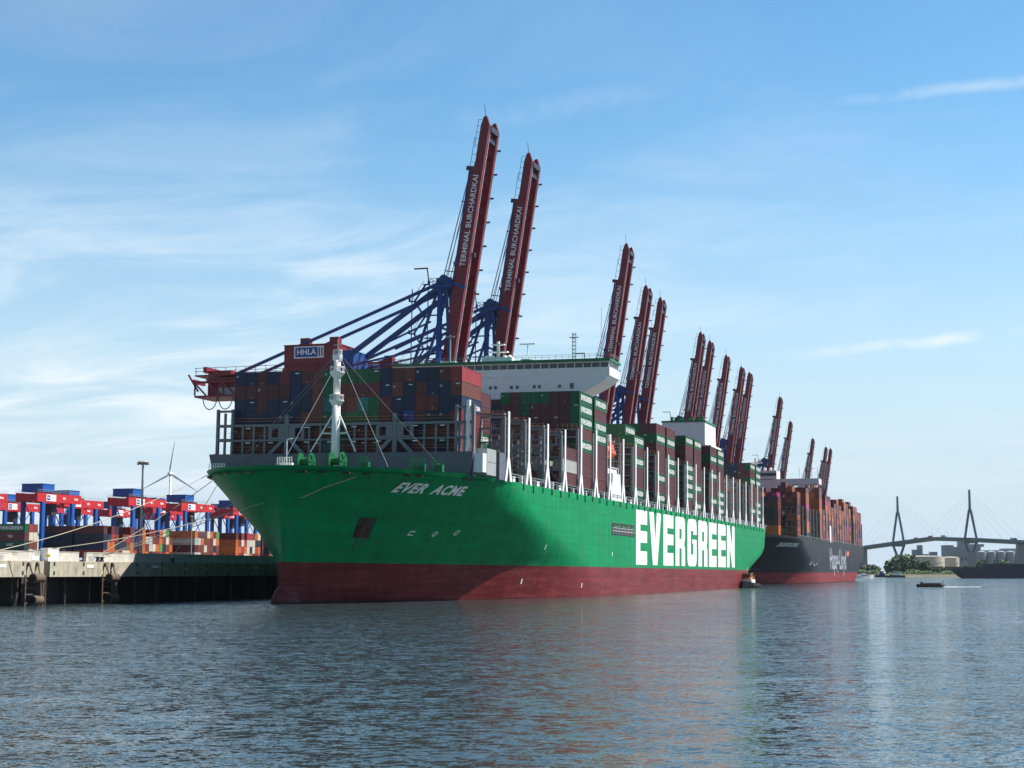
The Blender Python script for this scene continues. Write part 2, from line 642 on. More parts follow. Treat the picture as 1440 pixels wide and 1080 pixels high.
def water_mat():
    m = bpy.data.materials.new('river_water')
    m.use_nodes = True
    n, l = m.node_tree.nodes, m.node_tree.links
    b = n['Principled BSDF']
    b.inputs['Base Color'].default_value = (0.036, 0.056, 0.062, 1)
    b.inputs['Roughness'].default_value = 0.06
    b.inputs['IOR'].default_value = 1.45
    b.inputs['Specular Tint'].default_value = (0.84, 0.94, 1.0, 1)
    tc = N(n, 'ShaderNodeTexCoord')

    def layer(sx, sy, scale, detail, amp, rot=0.0):
        mp = N(n, 'ShaderNodeMapping')
        mp.inputs['Scale'].default_value = (sx, sy, 1)
        mp.inputs['Rotation'].default_value = (0, 0, rot)
        l.new(tc.outputs['Object'], mp.inputs[0])
        no = N(n, 'ShaderNodeTexNoise')
        no.inputs['Scale'].default_value = scale
        no.inputs['Detail'].default_value = detail
        no.inputs['Roughness'].default_value = 0.6
        l.new(mp.outputs[0], no.inputs['Vector'])
        sb = N(n, 'ShaderNodeVectorMath', operation='SUBTRACT')
        l.new(no.outputs['Color'], sb.inputs[0])
        sb.inputs[1].default_value = (0.5, 0.5, 0.5)
        ml = N(n, 'ShaderNodeVectorMath', operation='MULTIPLY')
        l.new(sb.outputs[0], ml.inputs[0])
        ml.inputs[1].default_value = (amp, amp, 0)
        return ml.outputs[0], no

    a, _ = layer(0.85, 1.15, 1.7, 5, 1.5, 0.25)
    c, _ = layer(0.9, 1.1, 6.0, 3, 1.2, -0.3)
    # wind lanes: broad areas of calmer and rougher water
    g, gn = layer(1.0, 0.35, 0.018, 4, 0.0, 0.25)
    gm = N(n, 'ShaderNodeMapRange')
    gm.inputs['From Min'].default_value = 0.36
    gm.inputs['From Max'].default_value = 0.64
    gm.inputs['To Min'].default_value = 0.60
    gm.inputs['To Max'].default_value = 1.15
    l.new(gn.outputs['Fac'], gm.inputs['Value'])
    sw, _ = layer(0.8, 1.2, 0.40, 3, 0.42, 0.15)
    s0 = N(n, 'ShaderNodeVectorMath', operation='ADD')
    l.new(a, s0.inputs[0])
    l.new(c, s0.inputs[1])
    # cat's paws: gusts a few metres across roughen the chop
    _, gp = layer(0.6, 1.4, 0.16, 4, 0.0, 0.1)
    gq = N(n, 'ShaderNodeMapRange')
    gq.inputs['From Min'].default_value = 0.34
    gq.inputs['From Max'].default_value = 0.66
    gq.inputs['To Min'].default_value = 0.6
    gq.inputs['To Max'].default_value = 1.35
    l.new(gp.outputs['Fac'], gq.inputs['Value'])
    s1 = N(n, 'ShaderNodeVectorMath', operation='SCALE')
    l.new(s0.outputs[0], s1.inputs[0])
    l.new(gq.outputs[0], s1.inputs['Scale'])
    s = N(n, 'ShaderNodeVectorMath', operation='ADD')
    l.new(s1.outputs[0], s.inputs[0])
    l.new(sw, s.inputs[1])
    sc = N(n, 'ShaderNodeVectorMath', operation='SCALE')
    l.new(s.outputs[0], sc.inputs[0])
    l.new(gm.outputs[0], sc.inputs['Scale'])
    up = N(n, 'ShaderNodeVectorMath', operation='ADD')
    l.new(sc.outputs[0], up.inputs[0])
    up.inputs[1].default_value = (0, 0, 1)
    nn = N(n, 'ShaderNodeVectorMath', operation='NORMALIZE')
    l.new(up.outputs[0], nn.inputs[0])
    l.new(nn.outputs[0], b.inputs['Normal'])
    return m


m_water = water_mat()

# ------------------------------------------------------------------ setting: water, ground
wb = MB()
wb.v = [(-8000, -1000, 0), (8000, -1000, 0), (8000, 9000, 0), (-8000, 9000, 0)]
wb.face([0, 1, 2, 3])
tag(wb.build('river', m_water), kind='structure')

yb = MB()
yb.box((-320, 69.5, 5.0), (1340, 2600, 8.1))
tag(yb.build('terminal_ground', m_yard, M=M_Q), kind='structure')

# ------------------------------------------------------------------ ship hulls
class Hull:
    """lines of a container ship: half-breadth from station s and height z (z = 0 at the water)"""

    def __init__(self, B, stem, s_end, deck, full_tab, q_tab, stem_tab, aft_full, aft_end, fore_rise, fore_at, z_top):
        self.__dict__.update(locals())
        self.tm = B / 2

    def q(self, z): return lerp_tab(self.q_tab, z)
    def sf(self, z): return lerp_tab(self.full_tab, z)
    def s0(self, z): return lerp_tab(self.stem_tab, z)
    def sa(self, z): return lerp_tab(self.aft_full, z)
    def se(self, z): return lerp_tab(self.aft_end, z)

    def half(self, s, z):
        z = min(z, self.z_top)
        hb = self.B / 2
        if s < self.sf(z):
            u = max(0.0, min(1.0, (self.sf(z) - s) / (self.sf(z) - self.s0(z))))
            return hb * max(0.0, 1 - u * u) ** self.q(z)
        if s > self.sa(z):
            u = max(0.0, min(1.0, (s - self.sa(z)) / (self.se(z) - self.sa(z))))
            e = lerp_tab(((0, 0.0), (8, 0.10), (self.deck - 9, 0.93), (self.deck, 0.97)), z)
            return hb * (1 - (1 - e) * u ** 2.0)
        return hb

    def rise(self, s):
        return self.fore_rise * max(0.0, min(1.0, (self.fore_at - s) / 14.0))

    def pt(self, s, z, side=-1, off=0.0):
        """point of the plating, side -1 = quay-away side, pushed outwards by off"""
        return Vector((s, self.tm + side * (self.half(s, z) + off), z))

    def build(self, parent, mat_, deck_mat):
        zs = [-4, -2, 0, 1.2, 2.5, 4, 5.6, 7.6, 9, 10.5, 12, 13.5, 15, 16.5, 18, 19.5, 21, 22.3, 23.4]
        zs = [z for z in zs if z < self.deck - 0.8] + [self.deck - 0.5, self.deck, None]
        mb = MB()
        for side in (-1, 1):
            rows = []
            for z in zs:
                row = []
                top = z is None
                zz = self.deck if top else z
                zc = min(zz + (0.6 if top else 0), self.z_top)
                na, nm, ne = 34, 16, 14
                ss = []
                for i in range(na):
                    a = (math.pi / 2) * i / na
                    ss.append(self.sf(zc) - math.cos(a) * (self.sf(zc) - self.s0(zc)))
                for i in range(nm):
                    ss.append(self.sf(zc) + (self.sa(zc) - self.sf(zc)) * i / nm)
                for i in range(ne + 1):
                    ss.append(self.sa(zc) + (self.se(zc) - self.sa(zc)) * i / ne)
                for s in ss:
                    zv = self.deck + 0.35 + self.rise(s) if top else zz
                    row.append((s, self.tm + side * self.half(s, zc), zv))
                rows.append(row)
            mb.grid(rows, flip=(side == 1))
            # transom
            i = len(mb.v)
            for r in rows:
                mb.v.append(r[-1])
                mb.v.append((r[-1][0], self.tm, r[-1][2]))
            for j in range(len(rows) - 1):
                q = [i + 2 * j, i + 2 * j + 1, i + 2 * j + 3, i + 2 * j + 2]
                mb.face(q if side == 1 else q[::-1])
        h = mb.build('hull', mat_, parent, smooth=True, recalc=False)
        # deck plate
        db = MB()
        zc = self.z_top
        pts = []
        for i in range(30):
            a = (math.pi / 2) * i / 30
            pts.append(self.sf(zc) - math.cos(a) * (self.sf(zc) - self.s0(zc)))
        pts += [self.sf(zc) + (self.sa(zc) - self.sf(zc)) * i / 6 for i in range(7)]
        pts += [self.sa(zc) + (self.se(zc) - self.sa(zc)) * i / 6 for i in range(1, 7)]
        rows = [[(s, self.tm + sd * max(0, self.half(s, zc) - 0.06), self.deck - 0.2) for s in pts] for sd in (-1, 1)]
        db.grid(rows)
        db.build('deck', deck_mat, parent)
        return h


EG = Hull(61.5, -41.6, 358, 24.4,
          full_tab=((-4, 88), (0, 82), (7.6, 67), (12, 49), (18, 24), (25, 5)),
          q_tab=((0, 1.0), (8, 0.96), (13.7, 0.86), (19, 0.70), (25, 0.52)),
          stem_tab=((0, -41.6), (12, -41.6), (17, -42.2), (21, -43.6), (25, -46.0)),
          aft_full=((-4, 262), (0, 275), (7, 300), (14, 338), (18, 345)),
          aft_end=((-4, 330), (0, 342), (7, 350), (13.5, 357.5), (14, 358)),
          fore_rise=0.45, fore_at=-1.0, z_top=25.3)

ever = empty('container_ship', M_S)
tag(ever, 'huge green container ship with red boot topping and giant white letters along its side', 'container ship')
hull = EG.build(ever, m_hull, m_deck)

# bulbous bow
bb = MB()
bb.ball((-38.0, 30.75, -1.6), (6.0, 2.4, 5.6), 20, 14)
bb.build('bulbous_bow', m_hull, ever, smooth=True)

# deck-edge rim: thin green lip
# ---- giant side lettering
def glyph(ch):
    """letter cut into non-overlapping quads in a 10 x 10 box"""
    a = 3.8
    if ch == 'E':
        return [((0, 0), (a, 0), (a, 10), (0, 10)), ((a, 0), (10, 0), (10, 2.5), (a, 2.5)), ((a, 7.4), (10, 7.4), (10, 10), (a, 10)),
                ((a, 4.05), (10, 4.05), (10, 6.2), (a, 6.2))]
    if ch == 'V':
        return [((0, 10), (3.7, 10), (5, 4.6), (5, 0), (3.1, 0)), ((6.3, 10), (10, 10), (6.9, 0), (5, 0), (5, 4.6))]
    if ch == 'R':
        return [((0, 0), (4, 0), (4, 10), (0, 10)), ((4, 7.6), (6.3, 7.6), (6.3, 10), (4, 10)), ((4, 3.6), (6.3, 3.6), (6.3, 5.5), (4, 5.5)),
                ((6.3, 10), (6.3, 7.6), (9.9, 7.6), (9.9, 8.9), (9.1, 9.75), (8.2, 10)), ((6.3, 7.6), (6.3, 5.5), (9.8, 5.5), (9.9, 7.6)),
                ((6.3, 5.5), (6.3, 3.6), (9.9, 3.6), (9.0, 4.5), (9.8, 5.5)), ((6.3, 3.6), (6.3, 0), (10, 0), (9.9, 3.6))]
    if ch == 'G':
        return [((0, 1.4), (0.5, 0.5), (1.6, 0), (3.7, 0), (3.7, 10), (1.6, 10), (0.5, 9.5), (0, 8.6)), ((3.7, 0), (6.3, 0), (6.3, 2.5), (3.7, 2.5)), ((3.7, 7.5), (6.3, 7.5), (6.3, 10), (3.7, 10)),
                ((6.3, 0), (8.4, 0), (9.5, 0.5), (10, 1.4), (10, 5.7), (6.3, 5.7)), ((5.2, 4.8), (6.3, 4.8), (6.3, 5.7), (5.2, 5.7)),
                ((6.3, 6.7), (10, 6.7), (10, 8.6), (9.5, 9.5), (8.4, 10), (6.3, 10))]
    if ch == 'N':
        return [((0, 0), (3.3, 0), (3.3, 10), (0, 10)), ((6.7, 0), (10, 0), (10, 10), (6.7, 10)), ((3.3, 10), (3.3, 5.2), (6.7, 0), (6.7, 4.8))]
    return []


lt = MB()
spans = (('E', 8.0, 8.95), ('V', 9.13, 10.24), ('E', 10.46, 11.46), ('R', 11.67, 12.70), ('G', 12.96, 14.02), ('R', 14.22, 15.33),
         ('E', 15.52, 16.52), ('E', 16.75, 17.78), ('N', 17.97, 19.10))
for ch, n0, n1 in spans:
    for poly in glyph(ch):
        i = len(lt.v)
        for gx, gy in poly:
            s = 14.4 * (n0 + (n1 - n0) * gx / 10)
            z = 8.45 + 15.0 * gy / 10
            p = EG.pt(s, z, -1, 0.05)
            lt.v.append(tuple(p))
        lt.face([i + k for k in range(len(poly))])
lt.build('side_lettering', m_text, ever)


def map_bow(me, s_start, z0, off=0.06):
    """bend a flat lettering mesh (x along, y up) onto the flared bow plating, starting at s_start"""
    tab, s, acc = [], s_start, 0.0
    prev = EG.pt(s, z0)
    while s < s_start + 60:
        tab.append((acc, s))
        s += 0.25
        p = EG.pt(s, z0)
        acc += (p - prev).length
        prev = p
    for v in me.vertices:
        ss = lerp_tab(tab, v.co.x)
        zz = z0 + v.co.y
        v.co = EG.pt(ss, zz, -1, off)
    return me


nm = text_mesh('EVER  ACME', 2.45, m_text, bold=0.09, shear=0.10, align='LEFT', spacing=1.10)
x0, x1 = min(v.co.x for v in nm.vertices), max(v.co.x for v in nm.vertices)
arc = sum((EG.pt(-30.4 + 0.2 * (k + 1), 21.8) - EG.pt(-30.4 + 0.2 * k, 21.8)).length for k in range(81))
for v in nm.vertices:
    v.co.x = (v.co.x - x0) / (x1 - x0) * arc
link('name_lettering', map_bow(nm, -30.4, 21.75, 0.12), ever)

# anchor pocket and anchor on the flare
def bow_patch(s0, s1, z0, z1, off, lean=0.0, ns=6, nz=4):
    rows = []
    for j in range(nz + 1):
        z = z0 + (z1 - z0) * j / nz
        rows.append([EG.pt(s0 + (s1 - s0) * i / ns + lean * (z - z0), z, -1, off) for i in range(ns + 1)])
    return MB().grid(rows)


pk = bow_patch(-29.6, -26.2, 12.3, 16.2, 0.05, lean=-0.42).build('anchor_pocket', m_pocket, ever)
an = MB()
r0, r1 = -29.4, -26.9
an.grid([[EG.pt(r0 + (r1 - r0) * i / 5 - 0.42 * (z - 12.3), z, -1, 0.25 + 0.2 * math.sin(i * 1.2)) for i in range(6)] for z in (12.4, 13.1, 13.9, 14.4)])
an.grid([[EG.pt(-29.1 + d - 0.42 * (z - 14.4), z, -1, 0.35) for d in (-0.35, 0.35)] for z in (14.5, 15.2, 15.9)])
an.build('anchor', m_anchor, ever)

# rust weeping below the anchor pocket and the fairleads
m_weep = mat('rust_stain', (0.055, 0.050, 0.028), 0.8, vary=0.3)
for s_, z_, h_, w_ in ((-28.6, 12.2, 2.6, 0.5), (-27.2, 12.2, 3.6, 0.35), (-26.4, 12.3, 1.8, 0.25), (-39.5, 23.6, 2.2, 0.3), (-30.5, 23.6, 3.0, 0.3), (-15.8, 23.7, 2.4, 0.25)):
    rows = [[EG.pt(s_ + d * (1 - 0.75 * j / 6), z_ - h_ * j / 6, -1, 0.045) for d in (-w_ / 2, w_ / 2)] for j in range(7)]
    MB().grid(rows).build('rust_streak', m_weep, ever)
# thruster / bulb marks and draught marks
mk = MB()
for (s, z, kind_) in ((-18.5, 13.5, 0), (-12.0, 13.5, 1), (-6.5, 13.9, 1)):
    c = EG.pt(s, z, -1, 0.06)
    if kind_ == 0:
        mk.grid([[EG.pt(s + d, z + e, -1, 0.06) for d in (0, 0.22)] for e in (-0.45, 0.45)])
        mk.grid([[EG.pt(s + d, z + e, -1, 0.06) for d in (0.22, 1.3)] for e in (0.25, 0.45)])
        mk.grid([[EG.pt(s + d, z + e, -1, 0.06) for d in (0.22, 1.3)] for e in (-0.45, -0.27)])
    else:
        for k in range(8):
            a0, a1 = k * math.pi / 4, (k + 1) * math.pi / 4
            mk.grid([[EG.pt(s + r * math.cos(a), z + r * 0.9 * math.sin(a), -1, 0.06) for a in (a0, a1)] for r in (0.45, 0.62)])
        mk.grid([[EG.pt(s + d + e, z + e, -1, 0.06) for d in (-0.1, 0.1)] for e in (-0.4, 0.4)])
mk.build('hull_marks', m_text, ever)
dm = MB()
for i in range(9):
    z = 0.9 + i * 0.7
    for sx in (312.0,):
        dm.grid([[EG.pt(sx + d, z + e, -1, 0.06) for d in (0, 0.5)] for e in (0, 0.28)])
dm.build('draught_marks', m_text, ever)
for s, z in ((31, 11.2), (88, 10.4), (172, 10.0), (250, 9.8), (26, 3.6), (60, 2.6)):
    MB().grid([[EG.pt(s + d, z + e, -1, 0.06) for d in (0, 0.5)] for e in (0, 1.1)]).build('tug_push_mark', m_text, ever)

# mooring recess ahead of the big letters: flat black panel painted for its shade
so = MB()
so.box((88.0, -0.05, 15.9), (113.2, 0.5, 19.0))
so = so.build('opening_shade_panel', m_black, ever)
sr = MB()
for z in (16.9, 17.7):
    sr.box((88.4, -0.16, z), (112.8, -0.08, z + 0.07))
for k in range(14):
    sr.box((89 + k * 1.7, -0.14, 16.1), (89.08 + k * 1.7, -0.06, 17.8))
sr.build('railing', m_white, so)
sw = MB()
for k, (a, w) in enumerate(((90.4, 3.2), (94.6, 2.2), (98.5, 4.6), (104.6, 3.0), (109.0, 3.4))):
    sw.box((a, -0.12, 17.9), (a + w, -0.06, 18.4 + 0.2 * (k % 2)))
sw.build('mooring_winch', m_drum, so)

# scuppers and roller chocks along the port rail, bow chocks in the bulwark
for s in (-44.5, -43.0, -40.5, -37.8, -31.0, -28.5, -16.5, -14.5):
    for side in (-1, 1):
        p = EG.pt(s, 24.1, side, 0.03)
        d = EG.pt(s + 1.3, 24.1, side, 0.03) - p
        d.normalize()
        fk = MB().beam(p - d * 0.7, p + d * 0.7, 0.2, 0.55).build('fairlead', m_pocket, ever)
        if s in (-44.5, -40.5, -28.5):
            MB().tube(p + d * 0.9 - Vector((0, 0, 0.2)), p + d * 0.9 + Vector((0, 0, 0.2)), 0.16, n=6).build('roller', m_yellow, fk)
for n in range(1, 48):
    s = 7.2 * n + 3.1
    if s > 352:
        break
    MB().box((s, -0.2, 23.5 - (n % 3) * 0.2), (s + 0.22, -0.03, 24.6)).build('rubbing_strip', m_pocket, ever)
rl = MB()
for k in range(70):
    s = 4 + k * 5.05
    rl.box((s, 0.10, 25.25), (s + 0.12, 0.22, 26.4))
rl.box((2, 0.12, 26.28), (357, 0.2, 26.38))
rl.box((2, 0.12, 25.8), (357, 0.2, 25.88))
rl.build('deck_railing', m_galv, ever)
for k in range(60):
    s = 5 + k * 5.9
    MB().cbox((s, 0.75, 25.2), (0.6 + 1.2 * (k % 3 == 0), 0.7, 1.4 + 0.8 * (k % 4 == 1))).build('deck_vent', m_white, ever)

# breakwater wall
bk = MB()
bk.prism([(3.0, 24.25), (58.6, 24.25), (59.8, 29.6), (2.2, 29.6)], 'x', -16.3, -15.7)
for k in range(13):
    t = 3.5 + 4.54 * k
    bk.prism([(-15.7, 24.7), (-12.8, 24.7), (-15.7, 29.6)], 'y', t - 0.15, t + 0.15)
bk.prism([(-15.7, 24.7), (-4.0, 24.7), (-4.0, 29.0), (-15.7, 29.75)], 'y', 2.35, 2.65)
bk.prism([(-15.7, 24.7), (-4.0, 24.7), (-4.0, 29.0), (-15.7, 29.75)], 'y', 58.8, 59.1)
bk.build('breakwater', m_slate, ever)
bx = MB()
bx.box((-15.6, 0.4, 25.6), (-12.6, 2.3, 29.3))
bx.build('deck_locker', m_white, ever)
bx = MB()
bx.box((-13.3, 0.3, 25.2), (-7.5, 2.7, 27.7))
bx.box((-13.3, 0.3, 27.8), (-7.5, 2.7, 30.4))
bx.build('tank_module', m_galv, ever)
sx_ = MB()
sx_.box((-5.6, 0.2, 24.7), (-1.6, 3.0, 30.2))
sx_.build('side_screen', m_slate, ever)

# windlasses and mooring drums on the forecastle
for (s, t, r) in ((-37.5, 28.1, 1.6), (-37.8, 21.6, 1.7)):
    w = MB()
    for dx in (-1.1, 1.1):
        w.tube((s, t - 1.25 + 1.1 + dx, 26.4), (s, t - 1.25 + 1.1 + dx + 0.22, 26.4), r, n=20)
    w.tube((s, t - 1.3, 26.4), (s, t + 1.2, 26.4), 0.75, n=14)
    w.box((s - 1.2, t - 1.8, 24.7), (s + 1.2, t + 1.8, 25.3))
    w = w.build('windlass', m_drum, ever)
    sp_ = MB()
    for k in range(6):
        a = k * math.pi / 3
        sp_.beam((s - 0.0 + 0.3 * math.cos(a), t - 1.34, 26.4 + 0.3 * math.sin(a)), (s + r * 0.92 * math.cos(a), t - 1.34, 26.4 + r * 0.92 * math.sin(a)), 0.22, 0.12)
    sp_.tube((s, t + 1.2, 26.4), (s, t + 2.0, 26.4), 0.5, n=12)
    sp_.build('drum_spokes', m_rim, w)
for (s, t, c) in ((-36.5, 34.5, 7), (-29.0, 10.5, 7), (-27.5, 6.6, 5), (-21, 57.2, 8), (-36.5, 18.0, 5)):
    g = MB()
    for k in range(c):
        g.tube((s, t - 0.5 * k, 24.7), (s, t - 0.5 * k, 27.3), 0.07, n=5)
    for z in (26.2, 26.8, 27.3):
        g.tube((s, t, z), (s, t - 0.5 * (c - 1), z), 0.06, n=5)
    g.cbox((s + 0.6, t - 0.25 * c, 25.6), (0.8, 0.34 * c, 1.4))
    g.build('guard_rail', m_rim if t < 20 else m_white, ever)
g = MB()
g.tube((-37.5, 32.1, 24.2), (-37.5, 32.1, 30.6), 0.1, n=6)
g.tube((-37.5, 32.1, 30.6), (-37.5, 31.0, 30.8), 0.1, n=6)
g.build('deck_lamp', m_white, ever)

# foremast
fm = MB()
fm.tube((-18, 30.75, 24.3), (-18, 30.75, 41.0), 0.92, 0.80, n=14)
fm.tube((-18, 30.75, 41.0), (-18, 30.75, 49.2), 0.74, 0.66, n=14)
fm = fm.build('foremast', m_white, ever, smooth=True)
for z, r in ((39.9, 1.5), (45.6, 1.5), (49.0, 1.0)):
    pf = MB()
    pf.lathe([(0.9, -0.9), (r, 0.0), (r, 0.18), (0.5, 0.18)], (-18, 30.75, z), 16)
    for k in range(10):
        a = k * math.pi / 5
        pf.tube((-18 + (r - .1) * math.cos(a), 30.75 + (r - .1) * math.sin(a), z + .1), (-18 + (r - .1) * math.cos(a), 30.75 + (r - .1) * math.sin(a), z + 1.2), 0.05, n=4)
    pf.lathe([(r - .16, 1.15), (r - .04, 1.15), (r - .04, 1.25), (r - .16, 1.25)], (-18, 30.75, z), 16)
    pf.build('platform', m_white, fm)
bs = MB()
for sg in (-1, 1):
    bs = MB()
    bs.tube((-18, 30.75 + sg * 0.7, 37.2), (-19.2, 30.75 + sg * 4.9, 29.6), 0.16, n=6)
    bs.tube((-18, 30.75 + sg * 0.9, 33.4), (-18.6, 30.75 + sg * 2.9, 33.4), 0.16, n=6)
    bs.build('mast_brace', m_white, fm)
tp = MB()
tp.cbox((-18, 30.75, 49.9), (0.9, 0.9, 0.9))
tp.tube((-18, 30.75, 50.3), (-18, 30.75, 52.6), 0.09, n=6)
tp.tube((-18, 29.9, 51.3), (-18, 31.6, 51.3), 0.09, n=6)
tp.build('mast_head', m_galv, fm)
st = MB()
for a, b in (((-18, 31.4, 49), (-17.5, 54.5, 25.9)), ((-18, 31.4, 48), (-17, 53.5, 26)), ((-18, 30.2, 49), (-35, 12.5, 25.4)), ((-18, 29.9, 49), (-24, 5.6, 25.6)),
             ((-18, 30.2, 48.6), (-44, 30, 25.2))):
    st.tube(a, b, 0.05, n=5)
st.build('mast_stay', m_wire, fm)

# forward lashing frame over the breakwater
ff = MB()
for k in range(21):
    t = 5.6 + 2.5 * k
    if k in (4, 5, 6, 14, 15, 16, 10):
        continue
    ff.box((-14.7, t - 0.2, 29.5), (-14.3, t + 0.2, 35.3))
ff.box((-14.9, 3.0, 35.3), (-13.7, 58.6, 35.8))
ff.box((-14.85, 3.0, 32.3), (-13.8, 58.6, 32.65))
for c in (19.35, 43.1):
    ff.box((-14.95, c - 0.45, 29.5), (-14.25, c + 0.45, 37.6))
    for sg in (-1, 1):
        # gusset plate with a hexagonal window, and the splayed leg under it
        y = lambda a: c + sg * a
        for pl in (((0.5, 35.25), (1.9, 35.25), (1.9, 32.7), (0.5, 32.7)), ((3.3, 35.25), (4.0, 35.25), (4.0, 32.7), (3.3, 32.7)),
                   ((1.9, 35.25), (3.3, 35.25), (3.3, 34.9), (1.9, 34.9)), ((1.9, 32.7), (3.3, 32.7), (3.3, 33.05), (1.9, 33.05))):
            ff.prism([(y(a), b) for a, b in pl], 'x', -14.92, -14.32)
        ff.prism([(y(0.5), 32.3), (y(1.5), 32.3), (y(4.3), 29.6), (y(3.2), 29.6)], 'x', -14.92, -14.32)
for t0, t1 in ((2.6, 6.5), (55.3, 59.0)):
    for t in (t0 + 0.15, t1 - 0.15):
        ff.box((-14.95, t - 0.25, 29.0), (-14.2, t + 0.25, 39.0))
    for z in (32.5, 35.42, 38.4):
        ff.box((-15.0, t0, z), (-14.1, t1, z + 0.4))
    ff.box((-14.9, (t0 + t1) / 2 - 0.2, 29.5), (-14.4, (t0 + t1) / 2 + 0.2, 38.2))
ff = ff.build('forward_lashing_frame', m_grey, ever)
fr = MB()
for z in (30.6, 31.2, 33.5, 34.1, 36.5, 37.1):
    fr.box((-13.6, 4.8, z), (-13.5, 56.7, z + 0.08))
fr.build('railing', m_rail, ff)
for t in (9.2, 15.0, 22.8, 28.2, 33.5, 38.6, 46.6, 51.8):
    for z in (31.9, 34.9):
        MB().box((-14.9, t - 0.5, z), (-14.6, t + 0.5, z + 0.18)).build('work_lamp', m_white, ff)
wp = MB()
wp.prism([(-0.55, 25.0), (0.55, 25.0), (0.45, 27.0), (0.42, 39.9), (-0.42, 39.9), (-0.45, 27.0)], 'y', 3.3, 3.9)
wp.build('white_post', m_white, ff, M=T(-14.9, 0.1, 0))


# ---- lashing bridges, one between every two bays
def bridge_meshes(ztop):
    body = MB()
    zr = 36.6
    for k in range(24):
        t = 1.3 + 2.56 * k
        body.box((-0.45, t - 0.13, 24.8), (-0.15, t + 0.13, zr if 6 > k or k > 17 else zr))
        if k % 2 == 0:
            body.box((0.2, t - 0.13, 24.8), (0.45, t + 0.13, zr))
    for z in (26.7, 29.6, 32.5, 35.4):
        body.box((-0.5, 0.9, z), (0.5, 60.6, z + 0.3))
    for k in range(0, 23, 3):
        t = 1.3 + 2.56 * k
        body.beam((-0.3, t, 27), (-0.3, t + 2.56, 29.6), 0.18)
        body.beam((-0.3, t + 2.56, 29.9), (-0.3, t, 32.4), 0.18)
    for t0, t1 in ((0.9, 6.4), (55.1, 60.6)):
        for t in (t0 + 0.2, t1 - 0.2):
            body.box((-0.6, t - 0.22, 24.8), (0.6, t + 0.22, ztop - 1.0))
        for z in [38.3, ztop - 1.3]:
            body.box((-0.55, t0, z), (0.55, t1, z + 0.35))
    rail = MB()
    for z in (27.6, 28.1, 30.5, 31.0, 33.4, 33.9, 36.3, 36.8):
        rail.box((-0.62, 1.0, z), (-0.55, 60.5, z + 0.07))
    for k in range(30):
        rail.box((-0.62, 1.2 + 2.0 * k, 35.8), (-0.55, 1.3 + 2.0 * k, 36.8))
    for k in range(5):
        for t0 in (1.0, 55.2):
            rail.box((-0.66, t0 + 1.2 * k, ztop - 0.9), (-0.6, t0 + 1.2 * k + 0.08, ztop + 0.1))
    for t0 in (0.95, 55.15):
        rail.box((-0.66, t0, ztop - 0.4), (-0.6, t0 + 5.4, ztop - 0.32))
        rail.box((-0.66, t0, ztop + 0.05), (-0.6, t0 + 5.4, ztop + 0.13))
    post = MB()
    post.box((-0.5, 0.0, 29.4), (0.5, 0.22, ztop))
    post.prism([(-2.3, 24.6), (-1.1, 24.6), (-0.36, 27.2), (-0.72, 29.4)], 'y', 0.0, 0.28)
    post.prism([(2.3, 24.6), (0.72, 29.4), (0.36, 27.2), (1.1, 24.6)], 'y', 0.0, 0.28)
    post.prism([(-0.72, 29.4), (-0.36, 27.2), (0.0, 28.0), (0.36, 27.2), (0.72, 29.4)], 'y', 0.0, 0.28)
    body.mi = 1
    for k in range(1, 22, 2):
        for z in (29.0, 31.9, 34.9):
            body.box((-0.85, 1.9 + 2.56 * k, z), (-0.65, 2.7 + 2.56 * k, z + 0.16))
    return (body.mesh('lashing_bridge', [m_lash, m_text]), rail.mesh('railing', m_rail), post.mesh('white_post', m_white))


lb_short, lb_tall = bridge_meshes(39.0), bridge_meshes(41.5)
for n in range(0, 25):
    a, b, c = lb_short if n < 4 else lb_tall
    o = link('lashing_bridge', a, ever, T(14.4 * n, 0, 0))
    link('railing', b, o)
    link('white_post', c, o)

# ---- hatch coaming the stacks stand on
hc = MB()
for n in range(-1, 24):
    if n == 6:
        continue
    w = 5.4 if n == -1 else (7.4 if n == 0 else 0.9)
    hc.box((14.4 * n + 0.9, w + 1.2, 24.7), (14.4 * n + 13.5, 60.3 - w, 26.55))
hc.build('hatch_coaming', m_dark, ever)

# ---- deckhouse with bridge wings
dk = MB()
prof = [(9.2, 24.3), (9.2, 51.8), (7.8, 52.6), (5.8, 53.6), (4.0, 54.5), (2.2, 55.6), (1.0, 56.6), (0.6, 57.0), (0.6, 59.2),
        (60.9, 59.2), (60.9, 57.0), (60.5, 56.6), (59.3, 55.6), (57.5, 54.5), (55.7, 53.6), (53.7, 52.6), (52.3, 51.8), (52.3, 24.3)]
dk.prism(prof, 'x', 87.2, 98.0)
dk.box((87.5, 0.9, 60.45), (97.7, 60.6, 60.8))
dk.box((87.02, 26.0, 57.2), (87.2, 50.0, 57.5))
house = dk.build('deckhouse', m_white, ever)
wb_ = MB()
for k in range(27):
    t = 0.8 + 2.292 * k
    wb_.box((87.45, t, 59.2), (87.65, t + 0.22, 60.45))
for k in range(6):
    s = 87.8 + 1.95 * k
    wb_.box((s, 0.85, 59.2), (s + 0.2, 1.05, 60.45))
wb_.build('window_frame', m_white, house)
for k in range(26):
    t = 0.8 + 2.292 * k
    MB().box((87.7, t + 0.25, 59.3), (87.85, t + 2.25, 60.4)).build('window', m_glass, house)
for k in range(5):
    s = 87.8 + 1.95 * k
    MB().box((s + 0.25, 1.05, 59.3), (s + 1.9, 1.18, 60.4)).build('window', m_glass, house)
bh = MB()
bh.box((88.2, 1.3, 59.18), (97.4, 60.2, 60.46))
bh.build('wheelhouse', m_wall2, house)
rf = MB()
rf.box((86.6, 0.3, 60.8), (98.4, 61.2, 61.45))
